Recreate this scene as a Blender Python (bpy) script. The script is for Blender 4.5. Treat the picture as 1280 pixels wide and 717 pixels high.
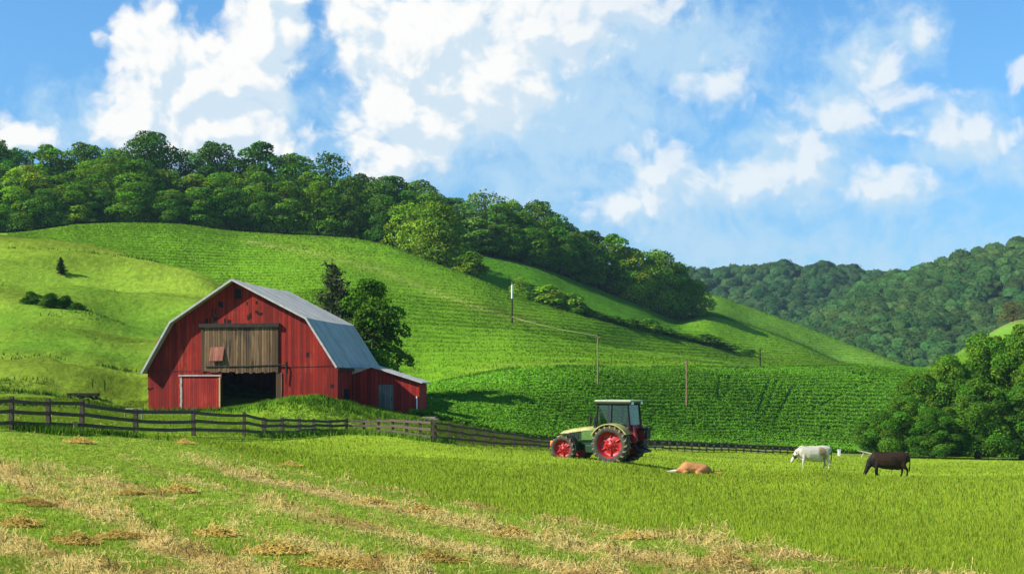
import bpy, bmesh, math, random
import numpy as np
from mathutils import Vector, Matrix

for o in list(bpy.data.objects):
    bpy.data.objects.remove(o)
C = bpy.context.scene.collection
SC = bpy.context.scene
R = math.radians
RNG = np.random.default_rng(7)
random.seed(7)

# ------------------------------------------------------------------ camera
F = 1493.0          # focal length in photo pixels (1280 wide)
CX, HY = 640.0, 480.0
cam = bpy.data.cameras.new('camera')
cam.sensor_width = 36.0
cam.lens = F / 1280 * 36.0
cam.shift_y = (HY - 358.5) / 1280
cam.clip_start = 0.5
cam.clip_end = 6000
camo = bpy.data.objects.new('camera', cam)
camo.location = (0, 0, 0)
camo.rotation_euler = (R(90), 0, 0)
C.objects.link(camo)
SC.camera = camo

# ------------------------------------------------------------------ light
SUN_DIR = Vector((-0.78, -0.25, 0.60)).normalized()     # towards the sun
SUN_EL = math.asin(SUN_DIR.z)
SUN_AZ = math.atan2(SUN_DIR.x, SUN_DIR.y)
sun = bpy.data.lights.new('sun', 'SUN')
sun.energy = 5.0
sun.angle = R(0.5)
sun.color = (1.0, 0.94, 0.82)
suno = bpy.data.objects.new('sun', sun)
suno.rotation_euler = SUN_DIR.to_track_quat('Z', 'Y').to_euler()
suno.location = (-60, -20, 60)
C.objects.link(suno)
SC.view_settings.view_transform = 'Standard'
SC.view_settings.look = 'None'
SC.view_settings.exposure = 0.8
SC.view_settings.gamma = 1.0
SC.view_settings.use_curve_mapping = False
SC.cycles.max_bounces = 5
SC.cycles.diffuse_bounces = 3
SC.cycles.glossy_bounces = 2
SC.cycles.transmission_bounces = 3
SC.cycles.transparent_max_bounces = 6
SC.cycles.volume_bounces = 0


class NT:
    """tiny helper for node trees"""
    def __init__(self, tree):
        self.t = tree
        self.n = tree.nodes
        self.l = tree.links

    def add(self, kind, **kw):
        nd = self.n.new(kind)
        for k, v in kw.items():
            setattr(nd, k, v)
        return nd

    def put(self, sock, v):
        if isinstance(v, bpy.types.NodeSocket):
            self.l.new(v, sock)
        elif v is not None:
            sock.default_value = v

    def math(self, op, a, b=None, c=None, clamp=False):
        nd = self.add('ShaderNodeMath', operation=op, use_clamp=clamp)
        self.put(nd.inputs[0], a)
        if b is not None:
            self.put(nd.inputs[1], b)
        if c is not None:
            self.put(nd.inputs[2], c)
        return nd.outputs[0]

    def vmath(self, op, a, b=None, out=0):
        nd = self.add('ShaderNodeVectorMath', operation=op)
        self.put(nd.inputs[0], a)
        if b is not None:
            self.put(nd.inputs[1], b)
        return nd.outputs[out]

    def mix(self, f, a, b, mode='MIX'):
        nd = self.add('ShaderNodeMix', data_type='RGBA', blend_type=mode)
        self.put(nd.inputs[0], f)
        self.put(nd.inputs[6], a if isinstance(a, bpy.types.NodeSocket) else (*a[:3], 1))
        self.put(nd.inputs[7], b if isinstance(b, bpy.types.NodeSocket) else (*b[:3], 1))
        return nd.outputs[2]

    def noise(self, vec, scale, detail=4, rough=0.5, dist=0.0, dim='3D'):
        nd = self.add('ShaderNodeTexNoise', noise_dimensions=dim)
        if vec is not None:
            self.put(nd.inputs['Vector'], vec)
        nd.inputs['Scale'].default_value = scale
        nd.inputs['Detail'].default_value = detail
        nd.inputs['Roughness'].default_value = rough
        nd.inputs['Distortion'].default_value = dist
        return nd.outputs[0]

    def ramp(self, f, stops, interp='LINEAR'):
        nd = self.add('ShaderNodeValToRGB')
        cr = nd.color_ramp
        cr.interpolation = interp
        while len(cr.elements) < len(stops):
            cr.elements.new(0.5)
        for e, (p, c) in zip(cr.elements, stops):
            e.position = p
            e.color = (*c[:3], 1) if not isinstance(c, (int, float)) else (c, c, c, 1)
        self.put(nd.inputs[0], f)
        return nd.outputs[0]

    def smooth(self, v, a, b, lo=0.0, hi=1.0):
        nd = self.add('ShaderNodeMapRange', interpolation_type='SMOOTHSTEP')
        self.put(nd.inputs[0], v)
        nd.inputs[1].default_value = a
        nd.inputs[2].default_value = b
        nd.inputs[3].default_value = lo
        nd.inputs[4].default_value = hi
        return nd.outputs[0]


# ------------------------------------------------------------------ sky
world = bpy.data.worlds.new('World')
SC.world = world
world.use_nodes = True
world.cycles.sampling_method = 'MANUAL'
world.cycles.sample_map_resolution = 256
w = NT(world.node_tree)
w.n.clear()
SKY = 0.115
sky = w.add('ShaderNodeTexSky', sky_type='NISHITA', sun_disc=False)
sky.sun_elevation = SUN_EL
sky.sun_rotation = SUN_AZ
sky.altitude = 300
sky.air_density = 1.0
sky.dust_density = 0.25
sky.ozone_density = 3.0
tc = w.add('ShaderNodeTexCoord')
sep = w.add('ShaderNodeSeparateXYZ')
w.l.new(tc.outputs['Generated'], sep.inputs[0])
yy = w.math('MAXIMUM', w.math('ABSOLUTE', sep.outputs[1]), 0.12)
uu = w.math('MULTIPLY_ADD', w.math('DIVIDE', sep.outputs[0], yy), F / 100, CX / 100)
vv = w.math('MULTIPLY_ADD', w.math('DIVIDE', sep.outputs[2], yy), -F / 100, HY / 100)
comb = w.add('ShaderNodeCombineXYZ')
w.l.new(uu, comb.inputs[0])
w.l.new(vv, comb.inputs[1])
UV = comb.outputs[0]


def cloud_field(uv, blobs):
    """soft union of ellipses on the sky dome"""
    acc = None
    for (cx, cy, rx, ry, a) in blobs:
        d = w.vmath('SUBTRACT', uv, (cx / 100, cy / 100, 0))
        d = w.vmath('MULTIPLY', d, (100 / rx, 100 / ry, 0))
        ln = w.vmath('LENGTH', d, out=1)
        v = w.math('MULTIPLY_ADD', ln, -a, a)
        if acc is None:
            acc = v
        else:
            acc = w.math('SMOOTH_MAX', acc, v, 0.18)
    return acc


def warp(uv, scale, amt, seed):
    nd = w.add('ShaderNodeTexNoise', noise_dimensions='3D')
    w.put(nd.inputs['Vector'], w.vmath('ADD', uv, (0, 0, seed)))
    nd.inputs['Scale'].default_value = scale
    nd.inputs['Detail'].default_value = 3
    c = w.vmath('SUBTRACT', nd.outputs['Color'], (0.5, 0.5, 0.5))
    c = w.vmath('MULTIPLY', c, (amt, amt, 0))
    return w.vmath('ADD', uv, c)


hard_blobs = [
    (196, 78, 70, 84, 1.3), (172, 150, 70, 60, 1.0), (252, 112, 100, 84, 1.4), (306, 100, 70, 76, 1.3), (332, 52, 56, 72, 1.2), (346, 4, 40, 40, 1.1),
    (366, 86, 26, 22, .8), (346, 126, 32, 24, .8), (250, 172, 150, 50, 1.0), (20, 176, 70, 26, .8),
    (458, 24, 64, 70, 1.1), (545, 50, 130, 110, 1.4), (505, 140, 80, 84, 1.2), (480, 196, 60, 44, .9), (600, 100, 110, 84, 1.2), (680, 30, 120, 68, 1.1), (770, 12, 110, 38, .9),
    (838, 220, 60, 40, .75), (800, 262, 66, 30, .65), (935, 228, 60, 32, .6), (895, 106, 50, 28, .5),
    (1004, 195, 46, 64, .7), (1056, 150, 70, 36, .6), (1100, 90, 46, 46, .5), (1208, 170, 70, 38, .7), (1098, 238, 70, 28, .6), (1278, 88, 28, 18, .65), (1125, 116, 60, 26, .55), (1140, 34, 24, 40, .5), (970, 215, 60, 26, .5),
]
soft_blobs = [
    (640, 130, 280, 140, 1.1), (820, 60, 190, 80, 1.0), (250, 165, 210, 80, 1.0), (110, 150, 100, 56, .7), (890, 106, 66, 40, .9), (700, 215, 260, 70, .65), (1000, 320, 460, 70, .6),
    (1085, 85, 76, 80, .9), (1138, 45, 40, 56, .9), (1050, 135, 76, 64, .9), (1000, 205, 100, 76, 1.0), (850, 250, 150, 64, 1.0), (745, 155, 30, 26, .8), (797, 140, 30, 24, .8), (802, 172, 28, 22, .8),
    (1200, 175, 110, 56, .95), (890, 300, 140, 44, .9), (1095, 240, 130, 44, .95), (1260, 200, 100, 60, .7), (950, 232, 120, 50, .95),
]


def puffs(uv, scale, detail, rough):
    vo = w.add('ShaderNodeTexVoronoi', feature='SMOOTH_F1', voronoi_dimensions='2D')
    vo.inputs['Scale'].default_value = scale
    vo.inputs['Detail'].default_value = detail
    vo.inputs['Roughness'].default_value = rough
    vo.inputs['Smoothness'].default_value = 0.35
    w.put(vo.inputs['Vector'], uv)
    return vo.outputs['Distance']


def density(uv):
    a = warp(uv, 0.8, 0.62, 3.0)
    a = warp(a, 3.4, 0.13, 9.0)
    f = cloud_field(a, hard_blobs)
    p = puffs(a, 2.2, 2.0, 0.5)
    n = w.noise(a, 3.3, 7, 0.62)
    f = w.math('MULTIPLY_ADD', p, -0.55, f)
    f = w.math('ADD', f, 0.40)
    return w.math('MULTIPLY_ADD', w.math('SUBTRACT', n, 0.5), 0.95, f)


hd = density(UV)
hd2 = density(w.vmath('ADD', UV, (-0.12, -0.19, 0)))
h_alpha = w.math('MULTIPLY', w.smooth(hd, -0.12, 0.46), w.smooth(uu, 6.0, 9.0, 1.0, 0.66))
w1 = warp(UV, 0.9, 0.8, 5.0)
fine = w.noise(w1, 2.6, 8, 0.60)
sd = cloud_field(w1, soft_blobs)
sd = w.math('ADD', sd, w.math('MULTIPLY_ADD', fine, 1.7, -0.86))
s_alpha = w.smooth(sd, -0.20, 0.80, 0.0, 0.85)
lit = w.smooth(w.math('SUBTRACT', hd, hd2), -0.30, 0.26)
CB = 1.0 / SKY
ccol = w.mix(lit, (0.385 * CB, 0.46 * CB, 0.525 * CB), (0.585 * CB, 0.580 * CB, 0.565 * CB))
scol = (0.30 * CB, 0.425 * CB, 0.53 * CB)
hs = w.add('ShaderNodeHueSaturation')
hs.inputs['Saturation'].default_value = 1.15
hs.inputs['Value'].default_value = 1.0
w.l.new(sky.outputs[0], hs.inputs['Color'])
hz = w.smooth(sep.outputs[2], 0.0, 0.30)
tone = w.mix(hz, (0.35, 0.50, 0.62), (0.70, 0.92, 0.97))
skyc = w.mix(1.0, hs.outputs[0], tone, 'MULTIPLY')
m1 = w.mix(s_alpha, skyc, scol)
m2 = w.mix(h_alpha, m1, ccol)
bg = w.add('ShaderNodeBackground')
bg.inputs['Strength'].default_value = SKY
w.l.new(m2, bg.inputs['Color'])
wo = w.add('ShaderNodeOutputWorld')
w.l.new(bg.outputs[0], wo.inputs[0])


# ------------------------------------------------------------------ helpers
def link(o, parent=None):
    C.objects.link(o)
    if parent is not None:
        o.parent = parent
    return o


def tag(o, label=None, cat=None, group=None, kind=None):
    if label:
        o['label'] = label
    if cat:
        o['category'] = cat
    if group:
        o['group'] = group
    if kind:
        o['kind'] = kind
    return o


def empty(name, loc, label=None, cat=None, group=None, rz=0.0):
    o = bpy.data.objects.new(name, None)
    o.empty_display_size = 0.3
    o.location = loc
    o.rotation_euler = (0, 0, rz)
    link(o)
    return tag(o, label, cat, group)


def np_mesh(name, V, faces, mats=(), cols=None, smooth=False, attrs=None, fidx=None):
    """V (n,3), faces: (m,3) or (m,4) array"""
    me = bpy.data.meshes.new(name)
    V = np.asarray(V, dtype=np.float32)
    faces = np.asarray(faces, dtype=np.int32)
    m, k = faces.shape
    vattr = None
    if attrs and 'nrm' in attrs:
        attrs = dict(attrs)
        vattr = attrs.pop('nrm')
    me.vertices.add(len(V))
    me.vertices.foreach_set('co', V.ravel())
    me.loops.add(m * k)
    me.loops.foreach_set('vertex_index', faces.ravel())
    me.polygons.add(m)
    me.polygons.foreach_set('loop_start', np.arange(0, m * k, k, dtype=np.int32))
    me.polygons.foreach_set('loop_total', np.full(m, k, dtype=np.int32))
    if smooth:
        me.polygons.foreach_set('use_smooth', np.ones(m, dtype=bool))
    if fidx is not None:
        me.polygons.foreach_set('material_index', np.asarray(fidx, dtype=np.int32))
    me.update(calc_edges=True)
    if cols is not None:
        a = me.attributes.new('Col', 'FLOAT_COLOR', 'POINT')
        cc = np.ones((len(V), 4), dtype=np.float32)
        cc[:, :3] = cols
        a.data.foreach_set('color', cc.ravel())
    if vattr is not None:
        a = me.attributes.new('nrm', 'FLOAT_VECTOR', 'POINT')
        a.data.foreach_set('vector', np.asarray(vattr, dtype=np.float32).ravel())
    for nm, arr in (attrs or {}).items():
        a = me.attributes.new(nm, 'FLOAT', 'POINT')
        a.data.foreach_set('value', np.asarray(arr, dtype=np.float32))
    for mt in mats:
        me.materials.append(mt)
    return me


class MB:
    """collects shapes into one mesh"""
    def __init__(self):
        self.v = []
        self.f = []
        self.s = []

    def add(self, verts, faces, smooth=False, M=None):
        b = len(self.v)
        for p in verts:
            p = Vector(p)
            if M is not None:
                p = M @ p
            self.v.append(tuple(p))
        for f in faces:
            self.f.append([b + i for i in f])
            self.s.append(smooth)
        return self

    def box(self, c, s, M=None, bevel=0.0):
        if bevel > 0:
            bm = bmesh.new()
            bmesh.ops.create_cube(bm, size=1)
            for v in bm.verts:
                v.co = Vector((v.co.x * s[0], v.co.y * s[1], v.co.z * s[2]))
            bmesh.ops.bevel(bm, geom=bm.edges[:], offset=bevel, segments=2, affect='EDGES', profile=0.6)
            bm.verts.index_update()
            vs = [v.co + Vector(c) for v in bm.verts]
            fs = [[v.index for v in f.verts] for f in bm.faces]
            bm.free()
            return self.add(vs, fs, False, M)
        x, y, z = [k / 2 for k in s]
        vs = [(c[0] + a * x, c[1] + b * y, c[2] + d * z) for d in (-1, 1) for b in (-1, 1) for a in (-1, 1)]
        return self.add(vs, [(0, 2, 3, 1), (4, 5, 7, 6), (0, 1, 5, 4), (2, 6, 7, 3), (0, 4, 6, 2), (1, 3, 7, 5)], False, M)

    def tube(self, pts, rad, n=8, cap=True, M=None, smooth=True):
        pts = [Vector(p) for p in pts]
        if not isinstance(rad, (list, tuple)):
            rad = [rad] * len(pts)
        rings = []
        prev = None
        for i, p in enumerate(pts):
            a = pts[max(i - 1, 0)]
            b = pts[min(i + 1, len(pts) - 1)]
            t = (b - a)
            if t.length < 1e-9:
                t = Vector((0, 0, 1))
            t.normalize()
            if prev is None:
                ref = Vector((0, 0, 1)) if abs(t.z) < 0.9 else Vector((1, 0, 0))
                u = t.cross(ref).normalized()
            else:
                u = (prev - t * prev.dot(t)).normalized()
            prev = u
            v = t.cross(u)
            rings.append([p + (u * math.cos(2 * math.pi * k / n) + v * math.sin(2 * math.pi * k / n)) * rad[i] for k in range(n)])
        vs = [q for r_ in rings for q in r_]
        fs = []
        for i in range(len(rings) - 1):
            for k in range(n):
                k2 = (k + 1) % n
                fs.append((i * n + k, i * n + k2, (i + 1) * n + k2, (i + 1) * n + k))
        self.add(vs, fs, smooth, M)
        if cap:
            self.add(rings[0][::-1], [list(range(n))], False, M)
            self.add(rings[-1], [list(range(n))], False, M)
        return self

    def prism(self, poly, y0, y1, M=None):
        """poly of (x,z) extruded along y"""
        n = len(poly)
        vs = [(x, y0, z) for x, z in poly] + [(x, y1, z) for x, z in poly]
        fs = [list(range(n)), list(range(2 * n - 1, n - 1, -1))]
        for i in range(n):
            j = (i + 1) % n
            fs.append((i, n + i, n + j, j))
        return self.add(vs, fs, False, M)

    def lathe_y(self, prof, n=32, M=None, smooth=True):
        """profile of (r, y) turned about the y axis"""
        vs = []
        for r_, y in prof:
            for k in range(n):
                a = 2 * math.pi * k / n
                vs.append((r_ * math.cos(a), y, r_ * math.sin(a)))
        fs = []
        for i in range(len(prof) - 1):
            for k in range(n):
                k2 = (k + 1) % n
                fs.append((i * n + k, i * n + k2, (i + 1) * n + k2, (i + 1) * n + k))
        return self.add(vs, fs, smooth, M)

    def build(self, name, mat, parent=None, loc=None, fixn=True):
        me = bpy.data.meshes.new(name)
        me.from_pydata(self.v, [], self.f)
        me.polygons.foreach_set('use_smooth', self.s)
        if fixn:
            bm = bmesh.new()
            bm.from_mesh(me)
            bmesh.ops.recalc_face_normals(bm, faces=bm.faces[:])
            bm.to_mesh(me)
            bm.free()
        me.materials.append(mat)
        me.update()
        o = bpy.data.objects.new(name, me)
        if loc is not None:
            o.location = loc
        return link(o, parent)


def copy_tree(o, parent=None):
    c = o.copy()
    C.objects.link(c)
    c.parent = parent
    for ch in list(o.children):
        copy_tree(ch, c)
    return c


def vnoise(x, y, seed=0):
    """smooth value noise in 2-D, 0..1"""
    xi = np.floor(x).astype(np.int64)
    yi = np.floor(y).astype(np.int64)
    fx = x - xi
    fy = y - yi
    fx = fx * fx * (3 - 2 * fx)
    fy = fy * fy * (3 - 2 * fy)

    def h(a, b):
        n = (a * 374761393 + b * 668265263 + seed * 974711) & 0x7fffffff
        n = ((n ^ (n >> 13)) * 1274126177) & 0x7fffffff
        return ((n ^ (n >> 16)) & 0xffff) / 65535.0
    return (h(xi, yi) * (1 - fx) + h(xi + 1, yi) * fx) * (1 - fy) + (h(xi, yi + 1) * (1 - fx) + h(xi + 1, yi + 1) * fx) * fy


def fbm(x, y, seed=0, oct=4):
    s = np.zeros_like(x, dtype=float)
    a = 0.5
    for i in range(oct):
        s += a * vnoise(x * 2 ** i, y * 2 ** i, seed + i * 17)
        a *= 0.5
    return s / (1 - 0.5 ** oct)


# ------------------------------------------------------------------ terrain
# contour lines of the land: (photo column, distance, photo row)
K = [
    [(-600, 4, 1770), (1900, 4, 1770)],
    [(-600, 22, 700), (0, 22, 715), (640, 22, 717), (1900, 22, 722)],
    [(-600, 34, 590), (0, 35, 596), (300, 36, 606), (640, 37, 620), (1000, 40, 614), (1280, 40, 616), (1900, 40, 616)],
    [(-600, 40, 560), (0, 42, 563), (240, 47, 561), (433, 58, 564), (542, 58, 566), (690, 60, 573), (765, 61, 577), (870, 60, 591), (1015, 72, 585.5), (1110, 67, 595), (1280, 68, 593), (1900, 68, 593)],
    [(-600, 44, 534), (0, 48, 537), (100, 50, 542), (170, 53, 543), (242, 57, 543.5), (305, 63, 545), (392, 74, 542), (433, 77, 543), (491, 76, 544), (542, 70, 552), (600, 76, 556), (640, 80, 558), (690, 86, 560), (760, 95, 560), (830, 103, 561), (892, 110, 564), (1000, 120, 567), (1100, 122, 571), (1280, 122, 575), (1900, 120, 578)],
    [(-600, 76, 505), (0, 78, 503), (100, 82, 504), (183, 92, 508), (300, 90, 507), (421, 90, 509), (520, 92, 520), (560, 93, 527), (640, 92, 545), (690, 96, 551), (760, 104, 554), (830, 112, 556), (900, 119, 559), (1000, 129, 563), (1100, 132, 568), (1280, 132, 572), (1900, 130, 575)],
    [(-600, 112, 430), (0, 112, 430), (100, 115, 434), (183, 120, 438), (300, 120, 452), (421, 120, 475), (520, 122, 488), (560, 123, 480), (640, 126, 466), (700, 130, 463), (860, 152, 462), (950, 165, 463), (1060, 178, 460), (1150, 185, 462), (1280, 190, 466), (1900, 190, 470)],
    [(-600, 165, 268), (0, 165, 290), (60, 162, 300), (130, 158, 318), (200, 152, 338), (270, 148, 360), (340, 150, 388), (421, 160, 402), (520, 175, 405), (600, 185, 410), (640, 190, 412), (700, 195, 423), (800, 225, 438), (860, 240, 444), (950, 262, 456), (1060, 285, 457), (1150, 300, 461), (1280, 305, 455), (1900, 305, 455)],
    [(-600, 200, 285), (0, 195, 302), (60, 190, 313), (130, 185, 331), (200, 178, 352), (270, 174, 368), (340, 176, 372), (421, 190, 358), (520, 200, 370), (600, 205, 380), (640, 208, 392), (700, 212, 407), (800, 238, 426), (860, 253, 434), (950, 274, 452), (1060, 295, 456), (1150, 310, 461), (1280, 315, 445), (1900, 315, 445)],
    [(-600, 255, 285), (0, 255, 292), (45, 255, 289), (100, 255, 281), (160, 255, 279), (210, 257, 280), (300, 262, 290), (390, 268, 295), (440, 268, 298), (480, 262, 306), (540, 252, 328), (600, 242, 350), (660, 236, 375), (740, 238, 398), (800, 250, 413), (850, 265, 424), (900, 275, 436), (950, 285, 447), (1060, 302, 455.5), (1150, 315, 460.5), (1280, 320, 438), (1900, 320, 438)],
    [(-600, 268, 285), (0, 268, 291), (100, 268, 281), (160, 270, 279), (300, 275, 290), (440, 282, 299), (540, 264, 332), (600, 254, 354), (660, 249, 377), (740, 253, 399), (800, 268, 412), (850, 288, 419), (900, 305, 425), (950, 315, 435), (1000, 318, 444), (1060, 322, 454.5), (1150, 322, 460), (1280, 325, 430), (1900, 325, 430)],
    [(-600, 290, 278), (0, 290, 284), (100, 290, 274), (160, 292, 272), (300, 296, 282), (440, 300, 292), (540, 296, 306), (600, 300, 319), (660, 305, 331), (740, 318, 360), (800, 325, 383), (850, 332, 402), (885, 338, 394), (950, 350, 411), (1000, 350, 430), (1060, 345, 454), (1150, 338, 460), (1280, 340, 415), (1900, 340, 415)],
    [(-600, 330, 262), (0, 330, 265), (160, 330, 255), (300, 335, 265), (440, 338, 280), (600, 342, 308), (740, 362, 352), (800, 372, 372), (850, 380, 378), (885, 386, 369), (930, 386, 382), (974, 383, 397), (1085, 372, 438), (1161, 360, 461), (1210, 358, 432), (1280, 358, 399), (1900, 358, 380)],
    [(-600, 480, 270), (0, 480, 280), (600, 480, 340), (740, 480, 400), (850, 480, 440), (900, 480, 470), (1085, 480, 490), (1280, 480, 470), (1900, 480, 470)],
    [(-600, 620, 480), (640, 620, 492), (1900, 620, 492)],
]


def pchip_slopes(x, y):
    """x,y (..., n)"""
    h = np.diff(x, axis=-1)
    dl = np.diff(y, axis=-1) / h
    m = np.zeros_like(y)
    a, b = dl[..., :-1], dl[..., 1:]
    w1_ = 2 * h[..., 1:] + h[..., :-1]
    w2_ = h[..., 1:] + 2 * h[..., :-1]
    with np.errstate(divide='ignore', invalid='ignore'):
        hm = (w1_ + w2_) / (w1_ / a + w2_ / b)
    m[..., 1:-1] = np.where(a * b > 0, hm, 0.0)
    m[..., 0] = dl[..., 0]
    m[..., -1] = dl[..., -1]
    return m


def pchip1(xk, yk, x):
    xk = np.asarray(xk, float)
    yk = np.asarray(yk, float)
    x = np.clip(x, xk[0], xk[-1])
    if len(xk) == 2:
        return np.interp(x, xk, yk)
    m = pchip_slopes(xk, yk)
    i = np.clip(np.searchsorted(xk, x, side='right') - 1, 0, len(xk) - 2)
    h = xk[i + 1] - xk[i]
    t = (x - xk[i]) / h
    return (yk[i] * (1 + 2 * t) * (1 - t) ** 2 + m[i] * h * t * (1 - t) ** 2 + yk[i + 1] * t * t * (3 - 2 * t) + m[i + 1] * h * t * t * (t - 1))


def knots(px):
    D = np.stack([pchip1([c[0] for c in k], [c[1] for c in k], px) for k in K], -1)
    Y = np.stack([pchip1([c[0] for c in k], [c[2] for c in k], px) for k in K], -1)
    return D, (HY - Y) * D / F


def bumps(X, Y):
    z = 0.0
    # grassy earth mound before the barn
    mx, my = (392 - CX) / F * 83, 83.0
    ex = (X - mx) / np.where(X < mx, 4.3, 5.2)
    q = ex ** 2 + ((Y - my) / 3.4) ** 2
    z = z + 1.50 * np.exp(-q ** 1.25 * 1.2) * (0.72 + 0.5 * fbm(X * 0.8, Y * 0.8, 5)) 
    # gentle hummocks everywhere, terracettes on the left pasture
    z = z + (fbm(X / 7.0, Y / 7.0, 11) - 0.5) * 0.20 * np.clip((Y - 20) / 40, 0, 1)
    px = CX + F * X / np.maximum(Y, 1)
    lf = np.clip((330 - px) / 90, 0, 1) * np.clip((Y - 84) / 12, 0, 1) * np.clip((176 - Y) / 14, 0, 1)
    rid = fbm((X + Y * 0.25) / 30.0, (Y + 5 * fbm(X / 30, Y / 30, 3)) / 5.5, 23, 3)
    rid2 = fbm((X * 0.8 + Y * 0.35) / 11.0, (Y - 0.35 * X) / 2.6, 29, 3)
    low = np.clip((152 - Y) / 25, 0.25, 1)
    z = z + lf * ((rid - 0.5) * 4.2 + (rid2 - 0.5) * 2.0 * low)
    return z


def ground(X, Y):
    X = np.atleast_1d(np.asarray(X, float))
    Y = np.atleast_1d(np.asarray(Y, float))
    px = CX + F * X / np.maximum(Y, 0.1)
    D, Z = knots(px)
    M_ = pchip_slopes(D, Z)
    d = np.clip(Y, D[:, 0], D[:, -1])
    i = np.clip((D <= d[:, None]).sum(1) - 1, 0, D.shape[1] - 2)
    r_ = np.arange(len(d))
    h = D[r_, i + 1] - D[r_, i]
    t = (d - D[r_, i]) / h
    z = (Z[r_, i] * (1 + 2 * t) * (1 - t) ** 2 + M_[r_, i] * h * t * (1 - t) ** 2 + Z[r_, i + 1] * t * t * (3 - 2 * t) + M_[r_, i + 1] * h * t * t * (t - 1))
    return z + bumps(X, Y), i + t, px


def gz(x, y):
    return float(ground(x, y)[0][0])


def P(px, py, d):
    return Vector(((px - CX) / F * d, d, (HY - py) / F * d))


def on_ground(px, d):
    x = (px - CX) / F * d
    return Vector((x, d, gz(x, d)))


# windrow lines of the mown corner (world, distance from the edge line)
WA = np.array([7.1, 23.0])
WD = np.array([-0.60, 0.80])
WN = np.array([-0.80, -0.60])        # towards the mown side


def windrow(X, Y):
    """signed distance past the mowing edge (positive = mown)"""
    s = (X - WA[0]) * WN[0] + (Y - WA[1]) * WN[1]
    t = (X - WA[0]) * WD[0] + (Y - WA[1]) * WD[1]
    return s + 0.9 * (fbm(X / 5, Y / 5, 41, 3) - 0.5) + 0.0006 * t * t, t


def hay_amount(X, Y):
    s, t = windrow(X, Y)
    s = s + 1.3 * (fbm(t / 6.0 + 7, s / 3.0, 57, 3) - 0.5)
    row = np.exp(-((((s + 0.3) % 2.5) - 0.6) / 0.42) ** 2)
    edge = np.clip(s * 2 + 0.6, 0, 1)
    n = fbm((X * WD[0] + Y * WD[1]) / 7.0, s / 0.8, 51, 4) * 0.6 + fbm(X / 1.1, Y / 1.1, 53, 3) * 0.4
    hv = np.clip(0.75 + s * 0.045, 0.7, 1.3)
    base = row * np.clip((n - 0.38 + 0.06 * (hv - 1)) * 4.5, 0, 1.0) + np.clip(n - 0.56 + 0.10 * (hv - 0.9), 0, 1) * 2.4
    fade = np.clip((46 - Y) / 8, 0, 1)
    return np.clip(base * edge * fade, 0, 1), np.clip(s * 1.5, 0, 1)


cols_px = np.concatenate([np.arange(-600, -60, 18), np.arange(-60, 1345, 5), np.arange(1345, 1901, 18)])
nsub = [5, 14, 16, 24, 24, 26, 34, 30, 16, 26, 8, 22, 16, 12, 8]
rows = []
for i in range(len(K) - 1):
    rows += [i + j / nsub[i] for j in range(nsub[i])]
rows.append(len(K) - 1)
rows = np.array(rows)
Dk, _ = knots(cols_px.astype(float))
ii = np.minimum(rows.astype(int), len(K) - 2)
tt = rows - ii
dist = Dk[:, ii] * (1 - tt) + Dk[:, ii + 1] * tt            # (cols, rows)
GX = (cols_px[:, None] - CX) / F * dist
GY = dist
gzv, kk, pxx = ground(GX.ravel(), GY.ravel())
GV = np.stack([GX.ravel(), GY.ravel(), gzv], -1)
nc, nr = dist.shape
idx = np.arange(nc * nr).reshape(nc, nr)
GF = np.stack([idx[:-1, :-1].ravel(), idx[1:, :-1].ravel(), idx[1:, 1:].ravel(), idx[:-1, 1:].ravel()], -1)
rowv = np.tile(rows, nc)
pxv = np.repeat(cols_px, nr).astype(float)


def sst(x, a, b):
    t = np.clip((x - a) / (b - a), 0, 1)
    return t * t * (3 - 2 * t)


FIELD = np.array((0.265, 0.385, 0.028))
MOWN = np.array((0.225, 0.335, 0.032))
HAY = np.array((0.37, 0.29, 0.10))
PAST = np.array((0.185, 0.265, 0.026))
YARD = np.array((0.215, 0.345, 0.026))
STRIP = np.array((0.180, 0.240, 0.030))
CROP = np.array((0.085, 0.220, 0.020))
HILL = np.array((0.160, 0.335, 0.018))
TONG = np.array((0.095, 0.250, 0.014))
THIRD = np.array((0.150, 0.310, 0.030))
WOODF = np.array((0.020, 0.045, 0.008))


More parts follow.
